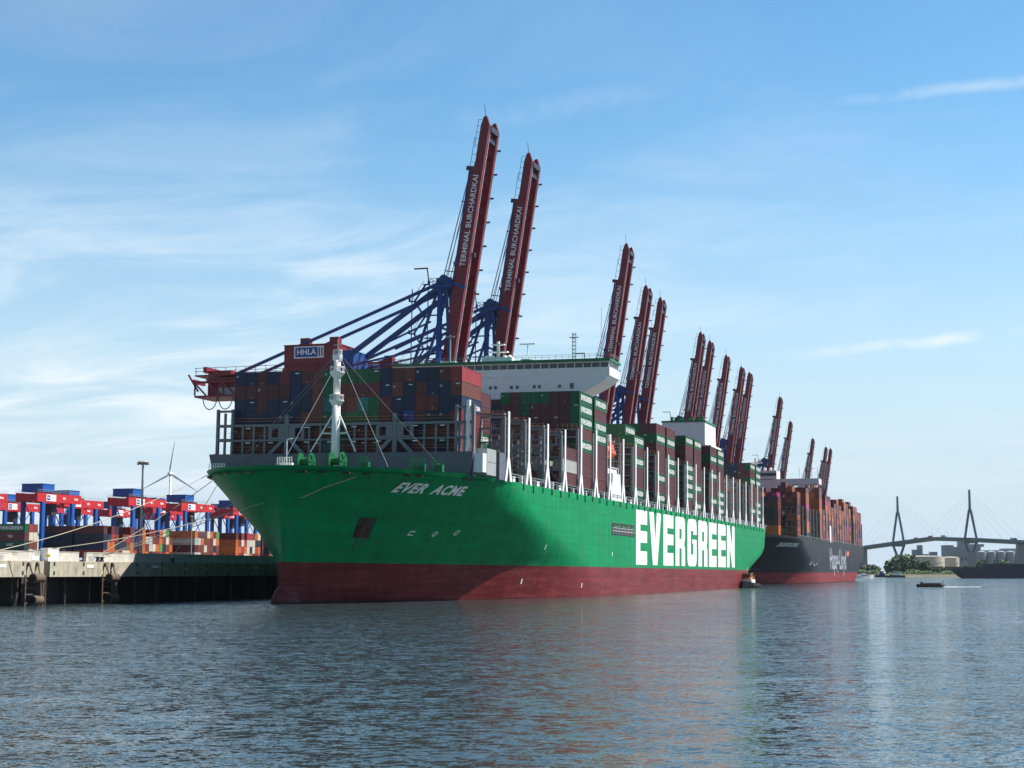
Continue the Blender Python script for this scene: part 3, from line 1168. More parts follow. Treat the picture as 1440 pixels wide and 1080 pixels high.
rf.build('wheelhouse_roof', m_rim, house)
for k, t in enumerate((14.0, 19.5, 20.9, 25.6, 27.2, 31.6, 33.0, 38.4, 39.8, 46.0)):
    MB().box((87.14, t - 0.4, 54.0), (87.22, t + 0.4, 54.85)).build('porthole', m_glass, house)
MB().box((87.12, 10.2, 53.7), (87.22, 11.2, 55.2)).build('door', m_glass, house)
um = MB()
um.prism([(9.2, 58.4), (0.6, 58.4), (0.6, 58.62), (9.2, 58.62)], 'x', 87.08, 87.2)
um.build('wing_trim', m_white, house)
rr = MB()
for z in (62.1, 62.6):
    rr.box((86.8, 0.4, z), (86.86, 61.1, z + 0.07))
for k in range(34):
    rr.box((86.8, 0.4 + 1.83 * k, 61.45), (86.86, 0.48 + 1.83 * k, 62.65))
for z in (62.1, 62.6):
    rr.box((86.9, 0.35, z), (98.2, 0.42, z + 0.07))
rr.build('roof_railing', m_galv, house)
rm = MB()
rm.tube((92, 32.5, 61.5), (92, 32.5, 67.5), 0.5, 0.4, n=10)
rm.cbox((92, 32.5, 64.6), (1.6, 5.5, 0.25))
rm.cbox((92, 32.5, 66.6), (1.4, 3.6, 0.22))
for dt in (-3.2, -1.8, 1.6, 3.2):
    rm.ball((92, 32.5 + dt, 63.0), 0.75, 10, 7)
    rm.tube((92, 32.5 + dt, 61.5), (92, 32.5 + dt, 62.5), 0.2, n=6)
rm.cbox((92.5, 32.6, 62.3), (3, 8.5, 1.5))
rm.build('radar_mast', m_white, house)
MB().cbox((92, 46.4, 61.95), (1.6, 4.0, 0.9)).build('roof_locker', m_white, house)
rm = MB()
rm.tube((92, 24.3, 61.5), (92, 24.3, 66.4), 0.18, n=6)
rm.cbox((92, 24.3, 66.5), (0.6, 4.4, 0.3))
rm.lathe([(1.9, 0), (1.9, .1), (0.2, .1)], (92, 24.3, 62.2), 10)
rm.build('radar_scanner', m_white, house)
rm = MB()
for dx in (-0.4, 0.4):
    for dy in (-0.4, 0.4):
        rm.tube((94 + dx, 12 + dy, 61.5), (94 + dx, 12 + dy, 69.5), 0.07, n=4)
for k in range(8):
    rm.cbox((94, 12, 62 + k), (0.9, 0.9, 0.12))
rm.cbox((94, 12, 68.2), (0.3, 2.6, 0.2))
rm.build('lattice_mast', m_galv, house)
MB().tube((94, 4.6, 61.5), (94, 4.6, 76), 0.05, n=4).build('whip_antenna', m_galv, house)
MB().tube((94, 60.6, 61.5), (94, 60.6, 65), 0.07, n=4).build('whip_antenna', m_galv, house)
rm = MB()
rm.tube((90, 45.5, 61.5), (90, 45.5, 69.4), 0.3, 0.2, n=6)
rm.cbox((90, 45.5, 68.9), (0.4, 2.4, 0.3))
rm.build('signal_mast', m_galv, house)
# accommodation-ladder house at the rail, under the lifeboat
lh = MB()
lh.prism([(88.5, 24.7), (99.3, 24.7), (97.8, 31.8), (90.0, 31.8)], 'y', 0.25, 3.4)
lh.box((89.0, 1.5, 31.8), (98.6, 6.8, 33.0))
for k in range(5):
    lh.tube((90 + k * 2, 0.8, 31.8), (90 + k * 2, 0.8, 33.4), 0.07, n=4)
lh.box((90, 0.76, 33.3), (98.2, 0.86, 33.42))
MB().box((88.6, 1.0, 40.0), (90.6, 6.6, 41.8)).build('davit_platform', m_white, ever)
lh.build('ladder_house', m_white, ever)
dv = MB()
for s in (90.2, 98.2):
    dv.beam((s, 5.5, 33.0), (s, 5.2, 40.0), 0.5)
    dv.beam((s, 5.2, 40.0), (s, 2.0, 40.6), 0.45)
    dv.beam((s, 5.4, 35.0), (s, 2.2, 37.6), 0.3)
dv.build('davit', m_galv, ever)
# aft engine casing and funnel
fu = MB()
fu.box((262.0, 8.4, 52.8), (283.5, 24.2, 61.0))
fu.box((263.5, 6.4, 24.7), (284.5, 55, 52.8))
fu = fu.build('funnel_casing', m_white, ever)
ft = MB()
ft.box((261.7, 8.1, 61.0), (283.8, 24.5, 61.6))
for k in range(7):
    ft.tube((268 + (k % 2) * 5, 10.5 + 1.9 * k, 61.6), (268 + (k % 2) * 5, 10.5 + 1.9 * k, 63.6), 0.55, n=8)
ft.box((283.8, 8.3, 52.9), (284.2, 24.3, 53.4))
ft.build('funnel_top', m_rim, fu)

# lifeboat (hangs from its davits: a thing of its own)
lbx = empty('lifeboat', M_S @ T(94.2, 2.9, 36.2))
tag(lbx, 'orange enclosed lifeboat hanging beside the white deckhouse of the green ship', 'lifeboat')
b = MB()
secs = [(-5.2, 0.35, 0.9), (-4.2, 1.2, 0.4), (-2, 1.7, 0.05), (0, 1.8, 0.0), (2, 1.75, 0.0), (4.2, 1.4, 0.2), (5.0, 0.8, 0.5)]
rows = []
for x, w, zb in secs:
    rows.append([(x, -w * 0.1, zb), (x, -w * .75, zb + .35), (x, -w, 1.3), (x, -w * .85, 2.1), (x, -w * .4, 2.85), (x, w * .4, 2.85), (x, w * .85, 2.1), (x, w, 1.3), (x, w * .75, zb + .35), (x, w * .1, zb), (x, -w * .1, zb)])
b.grid(rows)
b.build('hull', m_orange, lbx, smooth=True)
b = MB()
b.box((1.8, -0.9, 2.7), (3.6, 0.9, 3.6))
b.build('conning_hatch', m_orange, lbx)
b = MB()
for k in range(5):
    b.box((-3 + k * 1.2, -1.76, 1.75), (-2.4 + k * 1.2, -1.58, 2.0))
b.build('porthole', m_glass, lbx)

# ------------------------------------------------------------------ shipping containers
ORD = ['', 'first', 'second', 'third', 'fourth', 'fifth', 'sixth', 'seventh', 'eighth', 'ninth', 'tenth', 'eleventh', 'twelfth', 'thirteenth',
       'fourteenth', 'fifteenth', 'sixteenth', 'seventeenth', 'eighteenth', 'nineteenth', 'twentieth', 'twenty-first', 'twenty-second',
       'twenty-third', 'twenty-fourth']
CL, CW, CH = 12.19, 2.44, 2.87


def container_shape(mb, L=CL, W=CW, H=CH, origin=None, detail=True):
    """corrugated box standing on z = 0, length along x"""
    M = origin if origin is not None else Matrix.Identity(4)
    i0 = len(mb.v)
    hx, hy = L / 2, W / 2
    f = 0.14
    # frame
    for sx in (-1, 1):
        for sy in (-1, 1):
            mb.box((sx * hx - (0.16 if sx > 0 else 0), sy * hy - (f if sy > 0 else 0), 0.0), (sx * hx + (0 if sx > 0 else 0.16), sy * hy + (0 if sy > 0 else f), H))
    for sy in (-1, 1):
        y0, y1 = (hy - 0.1, hy) if sy > 0 else (-hy, -hy + 0.1)
        mb.box((-hx + .16, y0, 0.02), (hx - .16, y1, 0.17))
        mb.box((-hx + .16, y0, H - 0.12), (hx - .16, y1, H - 0.02))
        # corrugated side sheet
        n = 22
        step = (L - 0.32) / n
        lo, hi = [], []
        for k in range(n):
            x = -hx + 0.16 + k * step
            for dx, dy in ((0.0, 0.03), (0.3, 0.03), (0.4, 0.075), (0.9, 0.075)):
                yy = sy * (hy - dy)
                lo.append((x + dx * step, yy, 0.17))
                hi.append((x + dx * step, yy, H - 0.12))
        lo.append((hx - 0.16, sy * (hy - 0.03), 0.17))
        hi.append((hx - 0.16, sy * (hy - 0.03), H - 0.12))
        mb.grid([lo, hi], flip=(sy > 0))
    # roof and floor
    mb.box((-hx + .1, -hy + .1, H - 0.09), (hx - .1, hy - .1, H - 0.03))
    mb.box((-hx + .1, -hy + .1, 0.04), (hx - .1, hy - .1, 0.1))
    for sx in (-1, 1):
        x0, x1 = (hx - 0.1, hx - 0.04) if sx > 0 else (-hx + 0.04, -hx + 0.1)
        mb.box((x0, -hy + f, 0.15), (x1, hy - f, H - 0.12))
        xe = (hx - 0.05, hx - 0.001) if sx > 0 else (-hx + 0.001, -hx + 0.05)
        mb.box((xe[0], -hy + f, 0.0), (xe[1], hy - f, 0.15))
        mb.box((xe[0], -hy + f, H - 0.12), (xe[1], hy - f, H))
        # door joint, locking bars
        for y in (-0.82, -0.32, 0.32, 0.82):
            xb = hx - 0.025 if sx > 0 else -hx + 0.025
            mb.tube((xb, y, 0.1), (xb, y, H - 0.08), 0.022, n=4)
        xb = (hx - 0.045, hx - 0.03) if sx > 0 else (-hx + 0.03, -hx + 0.045)
        mb.box((xb[0], -0.02, 0.15), (xb[1], 0.02, H - 0.12))
    if origin is not None:
        for k in range(i0, len(mb.v)):
            mb.v[k] = tuple(M @ Vector(mb.v[k]))
    return mb


cmesh = {}
for key in CKEYS:
    if not cmesh:
        base_mesh = container_shape(MB()).mesh('shipping_container', CM[key])
        cmesh[key] = base_mesh
    else:
        me = base_mesh.copy()
        me.materials[0] = CM[key]
        cmesh[key] = me
# small door plates (white markings) shared by all ends facing forward
pl = MB()
pl.box((-CL / 2 - 0.012, 0.45, 2.0), (-CL / 2 - 0.004, 0.95, 2.12))
pl.box((-CL / 2 - 0.012, 0.55, 1.75), (-CL / 2 - 0.004, 0.95, 1.83))
mark_a = pl.mesh('door_marking', m_text)
pl = MB()
pl.box((-CL / 2 - 0.012, -0.15, 0.32), (-CL / 2 - 0.004, 0.05, 0.55))
mark_b = pl.mesh('warning_label', m_yellow)
pl = MB()
pl.box((-CL / 2 - 0.012, -0.75, 2.22), (-CL / 2 - 0.004, 0.1, 2.42))
mark_c = pl.mesh('door_marking', m_text)

eg_text = text_mesh('EVERGREEN', 1.75, m_text, bold=0.045, spacing=1.12)
small_text = {s: text_mesh(s, 1.15, m_text, bold=0.02, spacing=1.05) for s in ('HAMBURG SUD', 'TEX', 'UASC')}
N_BOX = 0


def add_box(M, key, label, group, logo=None, marks=True):
    global N_BOX
    N_BOX += 1
    o = link('shipping_container', cmesh[key])
    o.matrix_world = M
    tag(o, label, 'shipping container', group)
    if logo:
        me = eg_text if logo == 'EVERGREEN' else small_text[logo]
        link('lettering', me, o, T(0.2, -CW / 2 - 0.02, 1.42) @ M_TXT)
    if marks:
        r = rnd.random()
        if r < 0.22:
            link('warning_label', mark_b, o)
        if 0.2 < r < 0.40:
            link('door_marking', mark_a, o)
        elif r > 0.85:
            link('door_marking', mark_c, o)
    return o


Z0 = 26.62
PITCH_Z = 2.9


def ship_slot(frame, s, t, z):
    return frame @ T(s, t, z)


key1 = {'B': 'blue', 'R': 'maroon', 'r': 'red', 'k': 'brick', 'G': 'green', 'D': 'navy', 'T': 'teal', 'L': 'bright blue', 'M': 'maroon',
        'g': 'dark green', 'W': 'grey', 'O': 'orange'}
# ---- front stack: 20 across, seven high, listed from the starboard (left) side
front = {
    7: 'BBRBRBRRGGGGGBRRBDRR',
    6: 'RRRRRBBRGRRRRBRDRBBk',
    5: 'BBRBBBDRTRRTGRBBRRBB',
    4: 'BBBBBBRRGGGGGRBLRDDR',
    3: 'RkRRRBRRRGRRRRRRBRRr',
    2: 'RRrRRBRRTGRRkRRBRRBk',
}
for tier, row in front.items():
    for i, c in enumerate(row):
        r = 19 - i
        t = 5.75 + 2.51 * r + CW / 2
        k = key1[c]
        if c == 'R':
            k = rnd.choice(['maroon', 'maroon', 'red', 'brick']) if r else ('bright red' if tier == 7 else 'red')
        tn = {7: 'top tier', 6: 'second tier down', 5: 'third tier down', 4: 'fourth tier down',
              3: 'fifth tier down behind grey frame', 2: 'sixth tier down behind grey frame'}[tier]
        if r == 0:
            lab = f'{k} container at right corner of front stack, {tn}'
        elif r == 19:
            lab = f'{k} container at left corner of front stack, {tn}'
        else:
            lab = f'{k} container in front stack, {tn}, {ORD[i + 1]} from left'
        o = add_box(M_S @ T(-7.2, t, Z0 + PITCH_Z * (tier - 1)), k, lab, 'containers in the front stack of the green ship')
        if r == 0 and tier == 5:
            lt_ = text_mesh('CMA', 1.3, m_text, bold=0.03)
            link('lettering', lt_, o, T(4.0, -CW / 2 - 0.02, 1.0) @ M_TXT)


def stack(n, row, keys, where, group, lowest=0, logos=True, frame=None, s0=None):
    """one column of boxes in bay n, listed from the lowest shown upwards"""
    s = 14.4 * n + 7.2
    t = 0.86 + 2.52 * row + CW / 2
    for j, c in enumerate(keys):
        if c == '.':
            continue
        k = key1[c]
        lab = f'{k} container, {ORD[lowest + j + 1]} up in {where}'
        add_box(M_S @ T(s, t, Z0 + PITCH_Z * (lowest + j)), k, lab, group,
                logo='EVERGREEN' if (k == 'green' and logos) else None, marks=True)


gside = 'containers in the side stacks of the green ship'
stack(0, 3, 'kRGRRR', 'the low stack just behind the front stack', gside)
stack(3, 0, 'MWM', 'the three-high outer stack behind the fourth white post', gside)
stack(3, 2, 'MW', 'the two-high inner stack behind the fourth white post', gside)
stack(3, 4, 'Mg', 'the dim inner pile behind the third white post', gside)
stack(4, 0, 'MMMGMGGG', 'the outer stack behind the fifth white post', gside)
top4 = ['MMMM', 'RMMM', 'MMMG', 'MMMG', 'MRGG', 'MMMM', 'RMMG']
for r, ks in enumerate(top4):
    stack(4, r + 1, ks, f'the {ORD[r + 2]} column from right behind the fifth post', gside, lowest=4, logos=False)
for r in (8, 9):
    stack(4, r, 'BBB', f'the {"right" if r == 8 else "left"} one of two blue columns below the bridge', gside, lowest=4, logos=False)
stack(4, 1, 'MgMg', 'lower part of second column behind fifth post', gside, logos=False)
stack(5, 0, 'MMMMGGMG', 'the outer stack just ahead of the lifeboat', gside)
stack(8, 0, 'GMRGMG', 'the six-high outer stack just aft of the lifeboat', gside)
for r in (1, 2, 3):
    stack(8, r, 'gMgMgGG' if r == 1 else '.....MG', f'the {ORD[r + 1]} column from right, aft of the lifeboat', gside, logos=(r == 1))
stack(10, 0, 'GMGMMMGM', 'the outer stack behind the eleventh white post', gside)
for r, ks in enumerate(('gMgMgMGM', '....MMMG', '.....MGG', '......MG', '......GG')):
    stack(10, r + 1, ks, f'the {ORD[r + 2]} column from right behind the eleventh white post', gside, logos=False)
stack(11, 0, 'MMMGGRGM', 'the outer stack behind the twelfth white post', gside)
stack(13, 0, 'MGGGGMMG', 'the outer stack behind the fourteenth white post', gside)
stack(13, 1, 'gMMgMMMG', 'the second column behind the fourteenth white post', gside, logos=False)
stack(14, 0, 'GMGMMMMG', 'the outer stack behind the fifteenth white post', gside)
stack(16, 0, 'MGMMGMGM', 'the outer stack behind the seventeenth white post', gside)
stack(16, 1, '....MMGM', 'the second column behind the seventeenth white post', gside, logos=False)
stack(17, 0, 'GGGMMMGG', 'the outer stack behind the eighteenth white post', gside)
stack(22, 0, 'MGMMMGMG', 'the outer stack one from the stern of the green ship', gside)
stack(23, 0, 'GGGMMGGG', 'the outer stack nearest the stern of the green ship', gside)
for r, ks in enumerate(('....MMMM', '......DB', '......BD', '......DB', '......BD')):
    stack(22, r + 1, ks, f'the {ORD[r + 2]} column from right one stack from the stern', gside, logos=False)

# smaller containers past the three hundred largest go into one mass, filled in further down
STUFF = MB()
SK = {k: i for i, k in enumerate(CKEYS)}


def stuff_box(M, key, L=CL, W=CW, H=CH):
    STUFF.mi = SK[key]
    i0 = len(STUFF.v)
    STUFF.box((-L / 2, -W / 2, 0), (L / 2, W / 2, H - 0.05))
    # corner posts and rails stand proud so that each box reads on its own
    for sx in (-1, 1):
        for sy in (-1, 1):
            STUFF.cbox((sx * (L / 2 - 0.06), sy * (W / 2 - 0.06), H / 2), (0.18, 0.18, H - 0.01))
    for k in range(i0, len(STUFF.v)):
        STUFF.v[k] = tuple(M @ Vector(STUFF.v[k]))


# inner rows of the same bays
for n, tiers in ((4, 6), (5, 8), (8, 6), (10, 7), (11, 8), (13, 7), (14, 8), (16, 7), (17, 8), (22, 7), (23, 8)):
    for row in range(1, 24):
        if n == 4 and row < 10 or n == 8 and row < 4 or n in (10, 22) and row < 6 or n in (13, 16) and row < 2:
            continue
        s = 14.4 * n + 7.2
        t = 0.86 + 2.52 * row + CW / 2
        stuff_box(M_S @ T(s, t, Z0 + PITCH_Z * (tiers - 1)), rnd.choice(['maroon', 'green', 'maroon', 'red', 'blue']))
        if row in (22, 23) or (row == 1 and n in (5, 11, 14, 17, 23)):
            for k in range(tiers - 1):
                stuff_box(M_S @ T(s, t, Z0 + PITCH_Z * k), rnd.choice(['maroon', 'green', 'maroon', 'maroon', 'green']))

# ------------------------------------------------------------------ ship-to-shore cranes
def make_crane():
    c = empty('quay_crane', M_Q @ T(138.5, 66.7, 8.1))
    # boom frame: u along the raised boom, v landward
    hy, hz = -2.7, 58.9
    ud = Vector((0, -0.1545, 0.988))
    vd = Vector((0, 0.988, 0.1545))

    def bp(x, u, v):
        return tuple(Vector((x, hy, hz)) + ud * u + vd * v)

    prof = [(0, 0), (76.5, 0), (79.2, 1.3), (78.8, 2.2), (76, 2.75), (65, 2.75), (63.2, 3.0), (62.4, 3.75), (0, 3.75)]

    def girder(mb, x0, x1):
        i, n = len(mb.v), len(prof)
        for x in (x0, x1):
            for u, v in prof:
                mb.v.append(bp(x, u, v))
        mb.face([i + k for k in range(n)])
        mb.face([i + n + k for k in reversed(range(n))])
        for k in range(n):
            mb.face([i + k, i + n + k, i + n + (k + 1) % n, i + (k + 1) % n])

    m = MB()
    girder(m, -5.1, -3.7)
    girder(m, 3.7, 5.1)
    m.mi = 1
    for k in range(9):
        m.cbox(bp(5.4, 10 + k * 7.6, -0.7), (0.5, 1.0, 0.5))
    m.cbox(bp(-3.0, 36, -0.6), (1.3, 0.9, 1.2))
    m.beam(bp(-5.0, 79, 1.6), bp(-5.0, 82.5, 2.5), 0.14)
    for u0, u1, v in ((70, 78, 4.0), (62, 72, 4.4)):
        m.beam(bp(-4.4, u0, v), bp(-4.4, u1, v), 0.12)
        for k in range(5):
            u = u0 + (u1 - u0) * k / 4
            m.beam(bp(-4.4, u, 2.6), bp(-4.4, u, v), 0.1)
    m.beam(bp(-4.6, 62.5, 3.0), bp(-4.6, 62.5, 5.4), 0.7, 1.3)
    m.beam(bp(-4.6, 30, 3.2), bp(-4.6, 30, 7.2), 0.35, 0.25)
    m.beam(bp(-4.6, 52, 3.2), bp(-4.6, 52, 5.4), 0.3, 0.25)
    boom = m.build('boom', [m_cred, m_cdark], c)
    m = MB()
    for k in range(17):
        u = 2 + k * 4.7
        m.beam(bp(-3.7, u, 2.1), bp(3.7, u, 2.1), 0.7, 1.0)
        if k < 16:
            m.beam(bp(-3.7, u + .5, 2.1), bp(3.7, u + 4.4, 2.1), 0.4)
    m.build('boom_tie', m_cred, boom)
    m = MB()
    for x in (-3.55, 5.25):
        m.beam(bp(x, 1, -0.1), bp(x, 76, -0.1), 0.16, 0.16)
    m.build('rail', m_tgrey, boom)
    m = MB()
    m.beam(bp(-3.6, 75.5, 0.3), bp(3.6, 75.5, 0.3), 1.4, 1.8)
    m.beam(bp(-3.6, 72.5, 0.9), bp(3.6, 72.5, 0.9), 1.2, 1.6)
    m.build('boom_sheave', m_cdark, boom)
    me = text_mesh('TERMINAL BURCHARDKAI', 3.0, m_text, bold=0.05, spacing=1.03)
    w = max(v.co.x for v in me.vertices) - min(v.co.x for v in me.vertices)
    k = 28.6 / w
    for v in me.vertices:
        u, h = 46.2 + v.co.x * k, v.co.y * min(1.0, k * 1.0)
        v.co = Vector(bp(-5.14, u, 1.75 + h))
    link('lettering', me, boom)

    # legs, portal
    for x in (-9, 9):
        for y, top in ((0, 58), (38, 59)):
            m = MB()
            m.box((x - 1.0, y - 1.1, 2.6), (x + 1.0, y + 1.1, top))
            for dx in (-3.5, 3.5):
                m.box((x * 0.92 + dx - 1.6, y - 0.6, 0.15), (x * 0.92 + dx + 1.6, y + 0.6, 1.6))
            m.build('leg', m_cblue, c)
    m = MB()
    for y in (0, 38):
        m.box((-12, y - 0.95, 1.6), (12, y + 0.95, 2.6))
        m.box((-8, y - 0.9, 17), (8, y + 0.9, 19.5))
        m.box((-8, y - 0.9, 50.5), (8, y + 0.9, 53))
    for x in (-9, 9):
        m.box((x - 0.9, 1.1, 17.2), (x + 0.9, 36.9, 19.4))
        m.beam((x, 1.5, 19.6), (x, 36.5, 55), 1.0)
    m.build('portal_beam', m_cblue, c)
    # main girders and back reach
    m = MB()
    for x in (-4.4, 4.4):
        m.box((x - 0.7, -3.4, 55.9), (x + 0.7, 80, 59.4))
    for k in range(12):
        m.box((-3.7, 2 + 7.6 * k, 57.9), (3.7, 2.8 + 7.6 * k, 59.2))
    m.build('girder', m_cred, c)
    m = MB()
    m.box((-6.5, 64, 53.0), (6.5, 84, 53.6))
    for y in (65, 70, 75, 80):
        m.beam((-6.3, y, 53.6), (-6.3, y + 4.0, 57.6), 0.45)
        m.beam((-6.3, y + 4.0, 53.6), (-6.3, y + 4.0, 57.6), 0.4)
        m.beam((6.3, y, 53.6), (6.3, y + 4.0, 57.6), 0.45)
    m.box((-6.5, 64, 57.5), (-5.9, 84, 58.2))
    m.box((5.9, 64, 57.5), (6.5, 84, 58.2))
    m.box((-5.6, 66, 53.6), (5.6, 69.5, 56.8))
    m.box((-5.2, 76.5, 53.6), (5.2, 80, 57.0))
    m.box((-5.2, 62.6, 47.0), (-3.2, 65.2, 53.0))
    m.build('trolley', m_cred, c)
    m = MB()
    m.box((-6.6, 62, 59.8), (6.6, 84, 60.2))
    m.box((-5.0, 72, 60.2), (5.0, 80, 61.6))
    m.beam((-6.0, 83, 55), (-6.0, 86.5, 60.5), 0.5)
    m.beam((6.0, 83, 55), (6.0, 86.5, 60.5), 0.5)
    m.box((-6.2, 80, 61.0), (6.2, 81.2, 62.8))
    m.build('end_platform', m_cred, c)
    m = MB()
    m.box((-5.6, 69.6, 53.7), (-4.8, 76.0, 56.0))
    m.build('winch_cabinet', m_galv, c)
    m = MB()
    for y in (67.5, 73, 78.5):
        pts = [(-6.4, y + 2.5 * math.cos(math.pi * k / 8), 53.0 - 4.0 * math.sin(math.pi * k / 8)) for k in range(9)]
        m.rope(pts, 0.16)
    m.build('cable_loop', m_cdark, c)
    m = MB()
    for x in (-6.6, 6.6):
        for z in (61.3, 62.4):
            m.beam((x, 2, z), (x, 84, z), 0.14)
        for k in range(24):
            m.beam((x, 3 + 3.5 * k, 60), (x, 3 + 3.5 * k, 62.4), 0.14)
    m.build('railing', m_cred, c)
    # machinery house with its sign
    m = MB()
    m.box((-6.2, 34.6, 61.2), (6.2, 52.9, 68.3))
    m.box((-6.5, 34.4, 60.2), (6.5, 53.3, 61.2))
    m.box((-6.4, 34.4, 68.3), (6.4, 53.1, 68.6))
    h = m.build('machinery_house', m_cred, c)
    m = MB()
    for y in (36.6, 46.6):
        MB().cbox((-3.5, y, 69.7), (2.6, 3.0, 2.2)).build('roof_vent', m_cred, h)
    m = MB()
    m.box((-6.4, 39.3, 64.2), (-6.24, 49.4, 67.9))
    sg = m.build('sign', m_text, h)
    m = MB()
    m.box((-6.46, 41.4, 64.55), (-6.41, 49.0, 67.55))
    m.build('sign_panel', m_signblue, h)
    m = MB()
    m.box((-6.50, 40.6, 64.7), (-6.42, 41.0, 67.4))
    m.build('sign_bar', m_cred, h)
    MB().box((-6.50, 39.7, 64.7), (-6.42, 40.1, 67.4)).build('sign_bar', m_cred, h)
    link('lettering', text_mesh('HHLA', 2.5, m_text, bold=0.06), h, T(-6.5, 45.2, 66.05) @ RZ(-math.pi / 2) @ M_TXT)
    m = MB()
    m.box((-6, 29.6, 60.4), (6, 33.8, 66.2))
    m.build('electrical_room', m_cblue, c)
    # apex frame
    m = MB()
    for x in (-1, 1):
        m.beam((x * 8.6, 0.6, 58), (x * 5.0, 1.2, 85.5), 1.35)
        m.beam((x * 5.0, 10.5, 59.5), (x * 4.2, 2.0, 85.0), 0.75)
        m.beam((x * 5.0, -1.8, 59.5), (x * 4.6, -0.6, 85.0), 0.75)
        m.beam((x * 3.0, -2.2, 59.5), (x * 3.0, -1.0, 84.5), 0.5)
    for z in (65, 72, 79):
        m.beam((-7.5, 0.8, z), (7.5, 0.8, z), 0.6)
        m.beam((-4.8, 0.4, z - 3), (-4.6, 6.5, z - 3), 0.4)
    m.box((-6.2, -2.8, 84.3), (6.2, 4.2, 85.1))
    for x in (-4.2, 0, 4.2):
        m.box((x - 0.9, -1.8, 85.1), (x + 0.9, 2.6, 87.4))
        m.tube((x - 0.7, 0.4, 87.2), (x + 0.7, 0.4, 87.2), 1.35, n=12)
    m.beam((-5, -6.8, 84.0), (-5, -1.0, 86.2), 0.9)
    m.beam((5, -6.8, 84.0), (5, -1.0, 86.2), 0.9)
    m.build('apex_frame', m_cblue, c)
    m = MB()
    for x in (-6.2, 6.2):
        for z in (86.2, 87.2):
            m.beam((x, -2.8, z), (x, 4.2, z), 0.12)
    for y in (-2.8, 4.2):
        for z in (86.2, 87.2):
            m.beam((-6.2, y, z), (6.2, y, z), 0.12)
        for k in range(6):
            m.beam((-6.2 + 2.48 * k, y, 85), (-6.2 + 2.48 * k, y, 87.2), 0.12)
    m.beam((-5.6, 5.2, 90.6), (-5.6, 9.6, 90.6), 0.9, 0.3)
    m.beam((-5.6, 4.6, 85.1), (-5.6, 5.4, 90.6), 0.3)
    m.build('apex_platform', m_cdark, c)
    for x in (-5.2, 5.2):
        m = MB()
        m.beam((x, 2, 85.6), (x, 70.5, 60.0), 0.85)
        m.build('backstay', m_cblue, c)
        m = MB()
        m.beam((x, 1.5, 84.5), (x, 38, 60.0), 1.35)
        m.build('brace', m_cblue, c)
        m = MB()
        m.beam((x, 4.5, 66), (x, 36, 60.5), 0.55)
        m.beam((x, 4.2, 74), (x, 20, 67.5), 0.5)
        m.build('tie_bar', m_cblue, c)
    for x in (-4.4, 4.4):
        m = MB()
        m.tube((x, 0.5, 87.5), bp(x, 60.5, 4.3), 0.17, n=5)
        m.tube((x, -0.8, 87.3), bp(x, 58.5, 4.1), 0.13, n=5)
        m.tube((x * .4, 0.8, 87.5), bp(x * .4, 57.5, 4.2), 0.12, n=5)
        m.build('hoist_rope', m_wire, c)
        m = MB()
        m.beam((x, -5.5, 84.6), bp(x, 33, 5.0), 0.55, 0.4)
        m.beam(bp(x, 27, 4.2), bp(x, 62, 4.3), 0.6, 0.5)
        m.build('forestay', m_cblue, c)
    # zig-zag stairs on the land side of the apex frame
    m = MB()
    for k in range(5):
        z = 60 + 5 * k
        d = 1 if k % 2 else -1
        m.beam((-8.4 - 0.2 * k * -1, 7.0 - d * 1.7, z), (-8.2 + 0.2 * k, 7.0 + d * 1.7, z + 5), 0.9, 0.3)
        m.cbox((-8.2, 7.0 + d * 2.3, z + 5), (1.6, 1.8, 0.2))
        m.beam((-8.8, 7.0 - d * 1.7, z + 1.1), (-8.6, 7.0 + d * 1.7, z + 6.1), 0.1)
        m.cbox((-8.2, 7.0 + d * 3.1, z + 5.6), (1.6, 0.1, 1.1))
    for y in (4.4, 9.6):
        m.beam((-8.2, y, 58), (-7.2, y, 84), 0.25)
    m.build('stair_tower', m_cblue, c)
    # trolley house and cab parked on the land side
    m = MB()
    m.box((-3.2, 22, 51.5), (3.2, 28, 54.8))
    m.build('operator_cab', m_white, c)
    return c


CR = [(146.8, 1.0), (192.7, 1.0), (335.5, 0.98), (377, 0.903), (407.5, 0.90), (507.5, 0.887), (534.5, 0.881), (586, 0.873), (639, 0.872), (669, 0.873),
      (803, 0.865), (863, 0.78), (999, 0.767), (1093, 0.767), (1128, 0.776)]
clabels = ['nearest crane with the tallest raised boom, sign house over the front stack',
           'second crane from the left, raised red boom rising behind the white bridge',
           'crane with raised red boom behind the right end of the white bridge wing',
           'left one of the two raised red booms just right of the bridge wing',
           'right one of the two raised red booms just right of the bridge wing',
           'raised red boom above the left end of the white funnel block',
           'raised red boom close behind the right part of the white funnel block',
           'single raised red boom just right of the white funnel block',
           'left one of the close boom pair above the stern of the green ship',
           'right one of the close boom pair above the stern of the green ship',
           'raised red boom alone above the gap between the two container ships',
           'raised boom above the bridge of the dark container ship, left one',
           'raised boom above the wing end of the dark ship bridge',
           'front one of the two farthest overlapping cranes at the right',
           'rear one of the two farthest overlapping cranes at the right']
crane0 = make_crane()
for i, (s, k) in enumerate(CR):
    c = crane0 if i == 0 else copy_tree(crane0)
    k *= 1.006
    c.matrix_local = M_Q @ T(s + 4.0 * k, 66.7, 8.1) @ Matrix.Diagonal((k, k, k, 1))
    tag(c, clabels[i], 'crane', 'quay cranes with raised booms')

